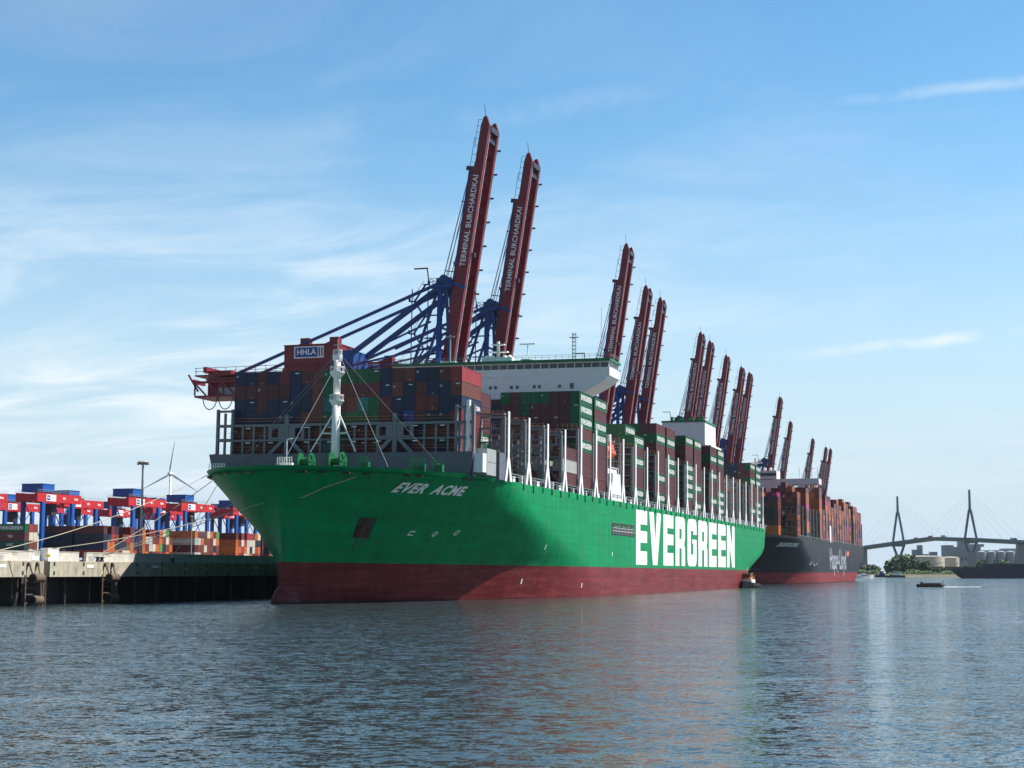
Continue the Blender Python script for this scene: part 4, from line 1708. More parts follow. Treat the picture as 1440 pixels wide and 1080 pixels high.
# ------------------------------------------------------------------ quay wall, fenders, bollards
qw = empty('quay_wall', M_Q @ T(0, 64, 0))
tag(qw, 'long concrete quay wall with dark void and steel piles below its stained cap', 'quay wall')
m = MB()
edges = [-330, -260, -190, -128, -66.9]
for a, b in zip(edges, edges[1:]):
    m.box((a + 0.25, 0, 4.97), (b - 0.25, 3.0, 7.72))
e2 = [-65.4, -12, 50, 112, 174, 236, 298, 360, 420, 500, 600, 700, 800, 900, 1000, 1100, 1200, 1300]
for a, b in zip(e2, e2[1:]):
    m.box((a + 0.1, 0, 4.97), (b - 0.1, 3.0, 7.72))
m.build('cap', m_conc, qw)
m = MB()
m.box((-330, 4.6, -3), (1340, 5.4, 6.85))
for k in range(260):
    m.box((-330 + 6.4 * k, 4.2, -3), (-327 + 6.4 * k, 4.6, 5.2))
m.build('sheet_pile_wall', m_pile_shade, qw)
m = MB()
m.box((-330, 3.05, 6.9), (1340, 5.45, 7.70))
m.build('paving', m_conc2, qw)
m = MB()
for k in range(60):
    s = -300 + 8.1 * k
    m.tube((s, 2.2, -3), (s, 2.2, 4.97), 0.11, n=7)
m.build('pile', m_rust, qw)
m = MB()
for k in range(58):
    s = -318 + 9.4 * k
    for z in (5.35, 6.95):
        m.box((s, -0.07, z), (s + 0.45, -0.003, z + 0.62))
m.build('drain_hole', m_dark, qw)
m = MB()
for s in (-80.5, -53.5, -30.0, 14):
    m.box((s, -0.06, 6.6), (s + 2.2, -0.004, 7.15))
m.build('number_plate', m_white, qw)
m = MB()
for s in (-66.6,):
    for dx in (-0.3, 0.3):
        m.box((s + 0.4 + dx, 0.3, -1), (s + 0.5 + dx, 0.4, 8.0))
    for k in range(24):
        m.box((s + 0.15, 0.3, -0.5 + 0.36 * k), (s + 0.75, 0.4, -0.42 + 0.36 * k))
m.build('ladder', m_rust, qw)

# parapet in separate wall pieces
pw = empty('flood_wall', M_Q @ T(0, 68.6, 7.7) @ Matrix.Diagonal((1, 1, 0.74, 1)))
tag(pw, 'pale concrete flood wall standing on top of the quay edge', 'wall')
m = MB()
for a, b in ((-330, -81.8), (-81.4, -61.5), (-58.6, -49.0), (-46.5, -14.6), (-14.2, 40), (42, 120), (121, 420)):
    m.box((a, 0, 0.02), (b, 0.55, 2.35))
    m.box((a, -0.08, 2.35), (b, 0.63, 2.5))
m.build('wall_panel', m_conc2, pw)
m = MB()
for s in (-78, -70, -63, -44, -39.5):
    m.box((s, -0.05, 1.55), (s + 1.7, -0.01, 1.62))
    m.box((s, -0.05, 1.95), (s + 1.7, -0.01, 2.02))
    m.box((s, -0.05, 1.62), (s + 0.07, -0.01, 1.95))
for s in (-75, -73.6, -45.6, -44.6):
    m.box((s, -0.05, 0.45), (s + 1.0, -0.01, 1.45))
m.build('vent_grille', m_galv, pw)
m = MB()
m.box((-64.2, -0.07, 0.35), (-62.0, -0.02, 1.25))
m.build('notice_board', m_white, pw)
for s0, lab in ((-60.9, 'white cabinet standing in the gap of the pale flood wall'), (-79.6, None)):
    if lab:
        m = MB()
        m.box((s0, -0.6, 0.0), (s0 + 3.4, 0.9, 2.3))
        m.box((s0 - 0.1, -0.7, 2.3), (s0 + 3.5, 1.0, 2.42))
        m.box((s0 + 1.66, -0.63, 0.2), (s0 + 1.74, -0.6, 2.1))
        m.box((s0 + 0.5, -0.64, 1.2), (s0 + 0.6, -0.6, 1.5))
        o = m.build('electrical_cabinet', m_white, M=M_Q @ T(0, 68.0, 7.72))
        tag(o, lab, 'cabinet')
    else:
        m = MB()
        m.lathe([(0.95, 0), (0.95, 2.6), (0.85, 3.2), (0.55, 3.6), (0.0, 3.75)], n=14)
        o = m.build('mooring_dolphin_cap', m_white, M=M_Q @ T(s0, 66.4, 7.72))
        tag(o, 'round topped white post on the quay edge at far left', 'post')
m = MB()
m.box((-0.75, -0.05, 1.0), (0.75, 0.05, 2.0))
m.tube((0, 0, 0), (0, 0, 1.0), 0.07, n=6)
o = m.build('warning_sign', [m_yellow], M=M_Q @ T(-65.1, 64.6, 7.72) @ Matrix.Diagonal((0.7, 1, 0.7, 1)))
tag(o, 'small yellow sign on the quay cap above the ladder gap', 'sign')


def fender(s, lab):
    f = empty('fender', M_Q @ T(s, 64, 0))
    tag(f, lab, 'fender', 'roller fenders hung on the quay wall')
    for z, ln, mm, nm_ in ((4.75, 2.7, m_rust, 'fender_roller'), (0.95, 2.5, m_rust, 'fender_roller')):
        t_ = MB()
        n = 16
        for (r0, r1, a, b) in ((0.82, 0.82, -ln / 2, ln / 2),):
            t_.tube((a, -1.1, z), (b, -1.1, z), r0, n=n)
            t_.tube((a - 0.02, -1.1, z), (a - 0.06, -1.1, z), 0.55, n=n)
        r_ = t_.build(nm_, mm, f, smooth=False)
        q = MB()
        q.tube((-ln / 2 - 0.02, -1.1, z), (-ln / 2 - 0.10, -1.1, z), 0.62, n=14)
        q.build('roller_bore', m_black, r_)
    q = MB()
    for dx in (-1.3, 1.3):
        q.beam((dx, -0.3, 7.2), (dx * 0.8, -1.1, 4.9), 0.2)
        q.beam((dx, -0.2, 7.5), (dx, -0.35, 6.8), 0.4)
    q.beam((0.4, -1.0, 4.8), (0.7, -1.0, 1.6), 1.1, 0.25)
    for dx in (-2.6, 2.6):
        q.box((dx - 0.11, -0.6, -2), (dx + 0.11, -0.35, 5.3))
    for z in (0.4, 1.9, 3.0, 4.3):
        q.box((-2.7, -0.5, z), (2.7, -0.3, z + 0.16))
    q.build('fender_frame', m_rust, f)
    return f


fender(-70.7, 'rusty roller fender on the quay wall left of the ladder gap')
fender(-46.3, 'rusty roller fender on the quay wall nearest the green bow')
BOL = [(-81.5, 66.0), (-79.8, 65.2), (-48.3, 65.0), (-46.9, 65.0), (-20, 65.2)]
blab = ['mooring bollard at the far left edge of the quay', 'mooring bollard on the cap just right of the leftmost one', 'left bollard above the fender nearest the bow',
        'right bollard above the fender nearest the bow', 'bollard on the shaded quay beside the green bow']
for (s, t), lab in zip(BOL, blab):
    m = MB()
    m.lathe([(0.45, 0), (0.32, 0.35), (0.30, 0.6), (0.52, 0.72), (0.52, 0.86), (0.2, 0.95)], n=12)
    tag(m.build('bollard', m_dark, M=M_Q @ T(s, t, 7.72)), lab, 'bollard', 'mooring bollards on the quay')

# ------------------------------------------------------------------ mooring ropes
def sag(a, b, d, n=14):
    a, b = Vector(a), Vector(b)
    return [a.lerp(b, i / n) - Vector((0, 0, d * 4 * (i / n) * (1 - i / n))) for i in range(n + 1)]


def hull_w(s, z, side, off=0.25):
    return M_S @ EG.pt(s, z, side, off)


def q_w(s, t, z):
    return M_Q @ Vector((s, t, z))


def bow_wrap(s_from, s_to, z0, z1, side):
    return [M_S @ EG.pt(s_from + (s_to - s_from) * i / 10, z0 + (z1 - z0) * i / 10, side, 0.22) for i in range(11)]


ropes = [
    (sag(q_w(-81.5, 66, 8.9), hull_w(-28.0, 24.6, 1), 1.6), 0.08, 'thick pale rope from the far left bollard up to the bow corner'),
    (sag(q_w(-79.8, 65.2, 8.9), hull_w(-40.5, 18.5, 1), 1.6) + [M_S @ EG.pt(s, z, -1, 0.3) for s, z in ((-41.6, 19.4), (-40.5, 21.3), (-38.6, 23.4))], 0.075,
     'thick pale rope from the quay wrapping round the front of the bow'),
    (sag(q_w(-48.3, 65, 8.9), hull_w(-25.2, 23.6, 1), 0.5), 0.075, 'upper thin rope from the fender bollards to the bow'),
    (sag(q_w(-46.9, 65, 8.9), hull_w(-36.0, 19.5, 1), 0.5), 0.075, 'middle thin rope from the fender bollards to the bow'),
    (sag(q_w(-46.9, 65, 8.9), hull_w(-33.0, 18.2, 1), 0.6), 0.075, 'lowest thin rope from the fender bollards to the bow'),
    (sag(q_w(-20, 65.2, 8.9), hull_w(-26.4, 22.6, 1), 0.2), 0.06, 'thin green rope dropping steeply from the bow corner to the quay'),
]
for pts, r, lab in ropes:
    tag(MB().rope(pts, r).build('mooring_rope', m_rope), lab, 'rope', 'mooring ropes at the bow')

# ------------------------------------------------------------------ container yard on the left
def yard(s, t, z=8.12):
    return M_Q @ T(s, t, z) @ RZ(math.pi / 2)           # container length across the quay line


yg = 'containers in the yard at the left'
ywords = ['top', 'second', 'third']


def yard_block(s0, t0, tiers, rows, cols, named, where):
    """rows run aft (away), cols run landward; 'named' gives the boxes whose long sides face the river view"""
    for c in range(cols):
        for r in range(rows):
            h = tiers - (rnd.random() < 0.35) - (rnd.random() < 0.12)
            if r == 0:
                h = tiers
            for k in range(h):
                s = s0 + 2.62 * r
                t = t0 + 12.9 * c
                if r == 0 and (c, tiers - 1 - k) in named:
                    key, logo = named[(c, tiers - 1 - k)]
                    M = M_Q @ T(s, t, 8.12 + 2.89 * k) @ RZ(math.pi / 2)
                    # long side facing the camera
                    M = M_Q @ T(s, t, 8.12 + 2.89 * k) @ RZ(-math.pi / 2)
                    add_box(M, key, f'{key} container, {ywords[tiers - 1 - k]} tier, {where}, {["right end", "one further left", "two further left"][c]}', yg, logo=logo, marks=False)
                elif k >= 1 and (r == 0 or c == 0 or k == h - 1):
                    key = rnd.choice(['red', 'brick', 'orange', 'brick', 'grey', 'cream', 'bright red', 'orange', 'brick', 'orange', 'cream', 'brick', 'red', 'lime', 'navy'])
                    stuff_box(M_Q @ T(s, t, 8.12 + 2.89 * k) @ RZ(math.pi / 2), key)


yard_block(171, 236, 5, 3, 3, {(0, 0): ('green', 'EVERGREEN'), (0, 1): ('maroon', 'TEX'), (0, 2): ('dark green', 'UASC'), (1, 0): ('maroon', None), (1, 1): ('maroon', None), (1, 2): ('navy', None),
                               (2, 0): ('maroon', None), (2, 1): ('brick', None)}, 'the leftmost yard stack')
yard_block(199, 222, 5, 9, 2, {(0, 0): ('maroon', None), (0, 1): ('navy', None), (0, 2): ('blue', None), (1, 0): ('maroon', None), (1, 1): ('navy', None), (1, 2): ('navy', None)}, 'the second yard stack from left')
yard_block(243, 232, 5, 9, 2, {(0, 0): ('orange', None), (0, 1): ('orange', None), (0, 2): ('orange', None), (1, 0): ('maroon', None), (1, 1): ('dark green', None), (1, 2): ('maroon', None)}, 'the yard stack left of the lamp mast')
yard_block(274, 226, 5, 8, 2, {(0, 0): ('orange', None), (0, 1): ('grey', 'HAMBURG SUD'), (0, 2): ('maroon', None), (1, 0): ('navy', None), (1, 1): ('navy', None), (1, 2): ('maroon', None)}, 'the yard stack right of the lamp mast')
yard_block(310, 226, 5, 9, 2, {(0, 0): ('maroon', None), (0, 1): ('orange', None), (0, 2): ('orange', None), (1, 0): ('navy', None), (1, 1): ('brick', None)}, 'the yard stack under the wind turbine side')
yard_block(342, 226, 5, 10, 2, {(0, 0): ('maroon', None), (0, 1): ('brick', None), (0, 2): ('navy', None)}, 'the yard stack beside the green bow')
yard_block(380, 226, 5, 8, 2, {}, '')


def make_gantry():
    g = empty('yard_gantry', M_Q)
    for y in (-6, 6):
        m = MB()
        m.box((-17, y - 0.8, 23.2), (17, y + 0.8, 26.4))
        m.build('girder', m_gred, g)
    for x in (-12, 11):
        for y in (-6, 6):
            m = MB()
            m.box((x - 1.1, y - 0.8, 1.2), (x + 1.1, y + 0.8, 23.2))
            m.box((x - 1.2, y - 2.4, 0.1), (x + 1.2, y + 2.4, 1.2))
            m.build('leg', m_gblue, g)
    m = MB()
    for x in (-17.0, 16.2):
        MB().box((x, -5.2, 23.4), (x + 0.8, 5.2, 26.0)).build('end_beam', m_gred, g)
    for x in (-12, 11):
        MB().box((x - 0.8, -3.6, 1.25), (x + 0.8, 3.6, 2.6)).build('sill_beam', m_gblue, g)
        MB().beam((x, -5.0, 10), (x, 5.0, 22.8), 0.35).build('leg_brace', m_gblue, g)
    MB().beam((-10, -6, 8), (9.5, -6, 22.8), 0.3).build('leg_brace', m_gblue, g)
    m = MB()
    m.box((-13, -6.5, 26.9), (-4, 6.5, 29.6))
    m.box((-13.2, -6.7, 29.6), (-3.8, 6.7, 29.9))
    m.build('machinery_house', m_gblue, g)
    m = MB()
    m.box((-3, -5, 26.6), (2, 5, 27.1))
    m.box((-2, -3.5, 18.5), (1.5, 1, 23.0))
    m.build('trolley', m_cdark, g)
    m = MB()
    for y in (-6.9, 6.9):
        for z in (27.0, 27.6):
            m.box((-17, y - 0.04, z), (17, y + 0.04, z + 0.08))
        for k in range(18):
            m.box((-17 + 2 * k, y - 0.04, 26.4), (-16.92 + 2 * k, y + 0.04, 27.6))
    m.build('railing', m_galv, g)
    m = MB()
    m.box((-10.4, -6.92, 23.6), (-3.0, -6.82, 26.0))
    s = m.build('sign', m_text, g)
    m = MB()
    m.box((-10.0, -6.98, 23.9), (-7.4, -6.93, 25.7))
    m.build('sign_panel', m_signblue, g)
    link('lettering', text_mesh('HHLA', 1.1, m_text, bold=0.02), g, T(-8.7, -7.0, 24.8) @ M_TXT)
    link('lettering', text_mesh('HHLA', 1.5, m_wall2, bold=0.03), g, T(-5.2, -6.96, 24.8) @ M_TXT)
    link('lettering', text_mesh('40 t', 1.4, m_text, bold=0.04), g, T(3.5, -6.86, 24.9) @ M_TXT)
    link('lettering', text_mesh('Block', 1.2, m_text, bold=0.04), g, T(13, -6.86, 24.9) @ M_TXT)
    return g


# centre of each gantry: (s, t)
GA = [(184, 262, 'blue house at the left edge of the photo, in front'), (205, 244, 'highest blue house, second from left'), (246, 231, 'long girder left of the lamp mast'),
      (250, 262, 'lower girder behind the dark green container'), (296, 236, 'girder just right of the lamp mast'), (318, 262, 'low girder behind the one right of the lamp mast'),
      (350, 240, 'blue house right of the wind turbine'), (384, 262, 'low girder left of the bow behind the orange stack'), (420, 262, 'half hidden by the green bow'),
      (228, 300, 'far low girder left of the lamp mast'), (268, 304, 'far low girder behind the lamp mast'), (306, 302, 'far low girder right of the lamp mast'),
      (345, 300, 'far low girder below the turbine blades'), (392, 304, 'far low girder beside the green bow'), (196, 320, 'far girder behind the leftmost blue legs')]
g0 = make_gantry()
for i, (s, t, w) in enumerate(GA):
    g = g0 if i == 0 else copy_tree(g0)
    g.matrix_local = M_Q @ T(s, t, 8.12) @ Matrix.Diagonal((0.84, 0.68, 1.0, 1))
    tag(g, 'yard gantry crane, ' + w, 'gantry crane', 'yard gantry cranes at the left')

# lamp mast, light poles, wind turbine
lm = empty('lamp_mast', M_Q @ T(128.7, 160, 8.12))
tag(lm, 'tall grey lamp mast with a flat ring head above the yard', 'lamp mast')
MB().tube((0, 0, 0), (0, 0, 31.6), 0.5, 0.3, n=10).build('mast', m_galv, lm)
m = MB()
m.lathe([(0.3, 0), (1.5, 0.1), (1.9, 0.5), (1.4, 0.85), (0.2, 1.1)], (0, 0, 31.2), 16)
m.build('lamp_ring', m_galv, lm)
m = MB()
for k in range(8):
    a = k * math.pi / 4
    m.cbox((1.6 * math.cos(a), 1.6 * math.sin(a), 31.1), (0.5, 0.5, 0.3))
m.build('lamp', m_dark, lm)
for i, (s, t, h, lab) in enumerate(((128, 118, 14, 'thin light pole in front of the yard stack right of the lamp mast'), (180, 128, 15, 'thin light pole in front of the orange stack'),
                                    (206, 120, 15, 'thin light pole nearest the green bow'), (84, 118, 13, 'thin light pole left of the lamp mast'))):
    m = MB()
    m.tube((0, 0, 0), (0, 0, h), 0.2, 0.12, n=6)
    m.beam((-1.2, 0, h), (1.2, 0, h), 0.2, 0.12)
    tag(m.build('light_pole', m_galv, M=M_Q @ T(s, t, 8.12)), lab, 'light pole', 'light poles on the quay')

wt = empty('wind_turbine', T(-478, 2238, 2))
tag(wt, 'white three bladed wind turbine behind the yard cranes', 'wind turbine')
MB().tube((0, 0, 0), (0, 0, 139), 2.6, 1.5, n=14).build('tower', m_tgrey, wt, smooth=True)
m = MB()
m.box((-3.6, -3, 138), (1.8, 9, 142.5))
m.build('nacelle', m_tgrey, wt, M=T(0, 0, 0))
m = MB()
m.ball((0, -4.2, 140.3), (2.0, 2.2, 2.0), 12, 8)
m.build('hub', m_tgrey, wt, smooth=True)
for a in (82.5, 209.5, 327.5):
    d = Vector((math.cos(R(a)), 0, math.sin(R(a))))
    n_ = Vector((-d.z, 0, d.x))
    m = MB()
    secs = [(1.0, 0.9, 0.9), (7, 2.1, 0.7), (18, 1.6, 0.45), (34, 1.0, 0.3), (47, 0.35, 0.15)]
    rows = []
    for u, w, th in secs:
        c = Vector((0, -4.6, 140.3)) + d * u
        rows.append([c + n_ * w, c + Vector((0, th, 0)), c - n_ * w * .6, c - Vector((0, th, 0)), c + n_ * w])
    m.grid(rows)
    m.build('blade', m_tgrey, wt, smooth=True)

# ------------------------------------------------------------------ second container ship, astern of the first
M_S2 = ship_frame(600, 8, 0.0, 0.0)
HL = Hull(61.0, 428, 806, 22.0,
          full_tab=((-4, 560), (0, 550), (5.6, 538), (10, 520), (16, 494), (21.6, 474)),
          q_tab=((0, 1.0), (8, 0.92), (14, 0.78), (21.6, 0.55)),
          stem_tab=((0, 430), (10, 429), (16, 427), (21.6, 423)),
          aft_full=((-4, 715), (0, 730), (6, 752), (12, 785), (18, 795)),
          aft_end=((-4, 772), (0, 784), (6, 795), (12.5, 805), (14, 806)),
          fore_rise=0.8, fore_at=460, z_top=21.6)
hap = empty('container_ship', M_S2)
tag(hap, 'dark grey container ship with red boot topping and orange containers, moored behind the green one', 'container ship')
HL.build(hap, m_hull2, m_deck)
bb = MB()
bb.ball((434, 30.5, -2.4), (8, 4.6, 6.4), 16, 10)
bb.build('bulbous_bow', m_hull2, hap, smooth=True)
m = MB()
me = text_mesh('Hapag-Lloyd', 16.5, m_text, bold=0.35, spacing=0.98)
x0, x1 = min(v.co.x for v in me.vertices), max(v.co.x for v in me.vertices)
for v in me.vertices:
    s = 590 + (v.co.x - x0) / (x1 - x0) * 88
    z = 12.6 + v.co.y * 0.98
    v.co = HL.pt(s, z, -1, 0.06)
link('lettering', me, hap)
me.materials[0] = m_wall
m = MB()
m.prism([(682, 15.5), (694, 15.5), (698, 18.5), (686, 18.5)], 'y', -0.08, -0.03)
m.build('logo_mark', m_orange, hap)
me = text_mesh('SINGAPORE EXPRESS', 2.6, m_text, bold=0.05, shear=0.25, align='LEFT')
for v in me.vertices:
    s, z = 447 + v.co.x * 0.85, 18.6 + v.co.y
    v.co = HL.pt(s, z, -1, 0.1)
link('name_lettering', me, hap)
m = MB()
for s, z, w in ((505, 9.6, 3), (509, 10.2, 2.0), (517, 9.2, 3.4), (526, 9.6, 1.8)):
    m.grid([[HL.pt(s + d, z + e, -1, 0.08) for d in (0, w)] for e in (0, 0.35)])
    m.grid([[HL.pt(s + d, z + e, -1, 0.08) for d in (0, 0.4)] for e in (0.35, 1.4)])
m.build('hull_marks', m_text, hap)
m = MB()
m.box((528, -0.1, 7.5), (534, 0.3, 12.0))
m.build('opening_shade_panel', m_black, hap)  # flat black panel painted as the shaded inside of an opening
m = MB()
for k in range(1, 24):
    s = 466 + 14.2 * k
    m.box((s - 0.4, 0.3, 22), (s + 0.4, 0.9, 38))
    m.box((s - 0.4, 60.1, 22), (s + 0.4, 60.7, 38))
    for z in (25, 28, 31, 34, 37.5):
        m.box((s - 0.3, 0.9, z), (s + 0.3, 60.1, z + 0.3))
    for j in range(1, 24):
        m.box((s - 0.2, 0.9 + 2.45 * j, 22), (s + 0.2, 1.1 + 2.45 * j, 37.5))
m.build('lashing_bridge', m_lash, hap)
m = MB()
for k in range(62):
    s = 462 + 5.5 * k
    m.box((s, 0.12, 22.3), (s + 0.15, 0.25, 23.5))
    if k % 2:
        m.cbox((s, 0.8, 22.9), (1.0, 0.7, 1.5))
m.box((462, 0.14, 23.4), (804, 0.22, 23.5))
m.build('deck_railing', m_galv, hap)
m_pale = mat('pinkish_white_paint', (0.66, 0.60, 0.60), 0.45, vary=0.06)
dk = MB()
dk.prism([(18.0, 22), (18.0, 48.2), (13.0, 49.0), (-1.8, 52.2), (-1.8, 55.2), (62.8, 55.2), (62.8, 52.2), (48, 49), (43, 48.2), (43, 22)], 'x', 531, 543)
# open lattice struts below the wings are separate beams; the wing itself is a shallow box
dk = MB()
dk.box((531, 22.0, 22), (543, 44, 54.2))
dk.box((530.8, -1.8, 51.4), (543.2, 21.9, 54.4))
dk.box((530.8, 44.1, 51.4), (543.2, 62.8, 54.4))
dk.box((530.2, 20.0, 54.4), (543.8, 46, 58.8))
dk.box((531.5, 7.0, 44.0), (542.5, 8.6, 51.4))
dk.box((531.5, 12.4, 44.0), (542.5, 14.0, 51.4))
dk.box((531.3, 6.6, 43.2), (542.7, 21.9, 44.0))
dk.beam((537, 1.5, 51.3), (537, 7.4, 44.6), 1.0)
dkh = dk.build('deckhouse', m_pale, hap)
m = MB()
m.box((530.1, 20.4, 56.0), (530.22, 45.6, 57.6))
m.build('window_band', m_glass, dkh)
m = MB()
m.tube((537, 32, 58.8), (537, 32, 66), 0.5, n=8)
m.cbox((537, 32, 63.5), (1.5, 7, 0.4))
for t in (24, 27, 38, 41):
    m.ball((537, t, 60.0), 0.9, 8, 6)
for t in (-0.5, 2.5, 9.0):
    m.tube((537, t, 54.4), (537, t, 60.5), 0.16, n=5)
m.cbox((537, 2.5, 59.8), (0.3, 3, 0.3))
m.build('radar_mast', m_pale, dkh)
m = MB()
m.box((596.4, 0.3, 22), (603.5, 3.0, 31.5))
m.build('ladder_house', m_white, hap)
lb2 = MB()
rows = []
for x, w, zb in secs if False else [(-5.2, 0.35, 0.9), (-4.2, 1.2, 0.4), (-2, 1.7, 0.05), (0, 1.8, 0.0), (2, 1.75, 0.0), (4.2, 1.4, 0.2), (5.0, 0.8, 0.5)]:
    rows.append([(x, -w * 0.1, zb), (x, -w * .75, zb + .35), (x, -w, 1.3), (x, -w * .85, 2.1), (x, -w * .4, 2.85), (x, w * .4, 2.85), (x, w * .85, 2.1), (x, w, 1.3), (x, w * .75, zb + .35), (x, w * .1, zb), (x, -w * .1, zb)])
lb2.grid(rows)
o = lb2.build('lifeboat', m_orange, smooth=True, M=M_S2 @ T(600, 2.2, 34.0))
tag(o, 'orange lifeboat hanging on the side of the dark container ship', 'lifeboat')

# its stacks: one column per bay shows its side, the rest fill in behind
HK = ['rust orange', 'maroon', 'brick', 'rust orange', 'red', 'maroon', 'brick', 'red', 'rust orange', 'maroon', 'rust orange', 'brick', 'rust orange', 'maroon', 'red', 'brick', 'rust orange', 'navy', 'pink', 'orange']
tops = [8, 8, 9, 0, 9, 7, 10, 6, 9, 9, 7, 8, 9, 8, 7, 9, 9, 8, 0, 9, 9, 8, 8]
for k, nt in enumerate(tops):
    s = 466 + 14.2 * k + 7.1
    if abs(s - 537) < 8:
        continue
    for row in range(0, 24):
        if s < 475 and (row < 4 or row > 19) or s < 489 and (row < 1 or row > 22):
            continue
        h = nt if row == 0 else max(0, nt + rnd.choice([-1, 0, 0, 0, 1]))
        if nt == 0:
            h = rnd.choice([0, 4, 5]) if row > 2 else 0
        if s < 475:
            h = 7
        for j in range(h):
            if row > 2 and j < h - 2 and s > 475:
                continue
            key = rnd.choice(HK)
            if nt in (10, 7) and row < 2:
                key = rnd.choice(['orange', 'rust orange', 'rust orange', 'brick'])
            if s < 475:
                key = 'orange' if j < 2 else rnd.choice(['maroon', 'navy', 'maroon', 'brick', 'red', 'maroon', 'red'] + (['pink'] if j == 5 else []))
            stuff_box(M_S2 @ T(s, 0.7 + 2.49 * row + CW / 2, 22.7 + 2.8 * j), key)
me = text_mesh('SHIPPING', 3.0, m_text, bold=0.06)
for v in me.vertices:
    v.co = Vector((466.85, 29.5 - v.co.x, 25.9 + v.co.y))
link('windbreak_lettering', me, hap)

# ------------------------------------------------------------------ small craft
def boat_hull(L, W, D, sheer=0.5, z0=-0.5):
    mb = MB()
    rows = []
    for i in range(13):
        u = i / 12
        x = -L / 2 + L * u
        w = W / 2 * (0.82 + 0.18 * min(1, u * 4)) * (1 - max(0, (u - 0.6) / 0.4) ** 2.2)
        w = max(w, 0.03)
        top = D + sheer * max(0, (u - 0.5) * 2) ** 2
        rows.append([(x, -w * 0.7, z0), (x, -w * 0.9, D * 0.3), (x, -w, top), (x, -w * 0.9, top), (x, -w * 0.9, D * 0.75),
                     (x, w * 0.9, D * 0.75), (x, w * 0.9, top), (x, w, top), (x, w * 0.9, D * 0.3), (x, w * 0.7, z0)])
    mb.grid(rows)
    r0 = rows[0]
    i = len(mb.v)
    mb.v += [tuple(p) for p in r0]
    mb.face([i + k for k in range(10)])
    return mb


def face_dir(x, y, dx, dy):
    return T(x, y, 0) @ RZ(math.atan2(dy, dx))


tug = empty('tugboat', face_dir(88.8, 608, -0.35, -0.94) @ Matrix.Diagonal((0.85, 0.85, 0.85, 1)))
tag(tug, 'small black tug with an orange brown wheelhouse at the stern of the green ship', 'tugboat')
boat_hull(19, 8.2, 2.0, 1.1).build('hull', m_black, tug)
for k in range(10):
    for sg in (-1, 1):
        MB().tube((-8 + 1.5 * k, sg * 4.0, 1.1), (-8 + 1.5 * k, sg * 4.35, 1.1), 0.55, n=10).build('tyre_fender', m_black, tug)
m = MB()
m.box((-4.5, -2.6, 1.5), (3.2, 2.6, 3.6))
tc_ = m.build('deck_cabin', m_white, tug)
m = MB()
m.prism([(-1.9, 3.6), (2.3, 3.6), (1.9, 6.0), (-1.6, 6.0)], 'y', -1.9, 1.9)
m.box((-2.1, -2.2, 6.0), (2.4, 2.2, 6.3))
wh = m.build('wheelhouse', m_rail, tug)
m = MB()
m.box((-1.2, -1.96, 4.5), (1.6, -1.92, 5.6))
m.box((-1.2, 1.92, 4.5), (1.6, 1.96, 5.6))
m.box((2.14, -1.6, 4.5), (2.26, 1.6, 5.6))
m.build('window', m_glass, wh)
m = MB()
m.tube((-0.2, 0, 6.3), (-0.2, 0, 9.0), 0.12, n=6)
m.tube((-0.2, -1, 8.0), (-0.2, 1, 8.0), 0.08, n=5)
m.build('mast', m_white, tug)
m = MB()
for y in (-1.9, 1.9):
    m.tube((-3.4, y, 3.6), (-3.4, y, 5.4), 0.45, n=10)
m.build('exhaust_stack', m_rail, tug)
m = MB()
m.box((-7.5, -0.5, 1.5), (-6.4, 0.5, 2.5))
m.tube((6.2, -1.3, 2.3), (6.2, 1.3, 2.3), 0.6, n=10)
m.build('towing_winch', m_dark, tug)

la = empty('harbour_launch', face_dir(165, 636, -1.0, -0.05))
tag(la, 'long low wooden harbour launch with a flat white roof on open water', 'launch')
boat_hull(11.0, 3.0, 0.85, 0.35, -0.3).build('hull', m_brown, la)
m = MB()
m.box((-4.6, -1.25, 1.95), (3.6, 1.25, 2.07))
m.build('canopy', m_text, la)
m = MB()
for k in range(7):
    for sg in (-1, 1):
        m.tube((-4.4 + 1.28 * k, sg * 1.15, 0.8), (-4.4 + 1.28 * k, sg * 1.15, 1.95), 0.05, n=5)
m.box((3.2, -1.15, 0.8), (3.6, 1.15, 1.9))
m.build('canopy_post', m_brown, la)
for k in range(6):
    MB().box((-4.2 + 1.28 * k, -1.14, 0.7), (-3.2 + 1.28 * k, -1.1, 1.5)).build('side_window', m_glass, la)
    MB().box((-4.2 + 1.28 * k, 1.1, 0.7), (-3.2 + 1.28 * k, 1.14, 1.5)).build('side_window', m_glass, la)
m = MB()
m.box((-5.4, -0.1, 0.8), (-5.3, 0.1, 2.4))
m.box((-5.4, -0.06, 1.8), (-5.0, 0.06, 2.3))
m.build('flag', m_gred, la)

ya = empty('motor_yacht', face_dir(357, 1630, 1.0, 0.1))
tag(ya, 'small white motor yacht by the stern of the dark container ship', 'yacht')
boat_hull(17, 4.6, 2.0, 0.8).build('hull', m_white, ya)
m = MB()
m.prism([(-5, 1.6), (4.5, 1.6), (2.2, 3.4), (-4.6, 3.4)], 'y', -1.8, 1.8)
m.box((-4, -1.4, 3.4), (1.2, 1.4, 4.6))
sc_ = m.build('superstructure', m_white, ya)
m = MB()
m.box((-4, -1.86, 2.2), (2.6, -1.82, 3.0))
m.box((-4, 1.82, 2.2), (2.6, 1.86, 3.0))
m.build('window', m_glass, sc_)

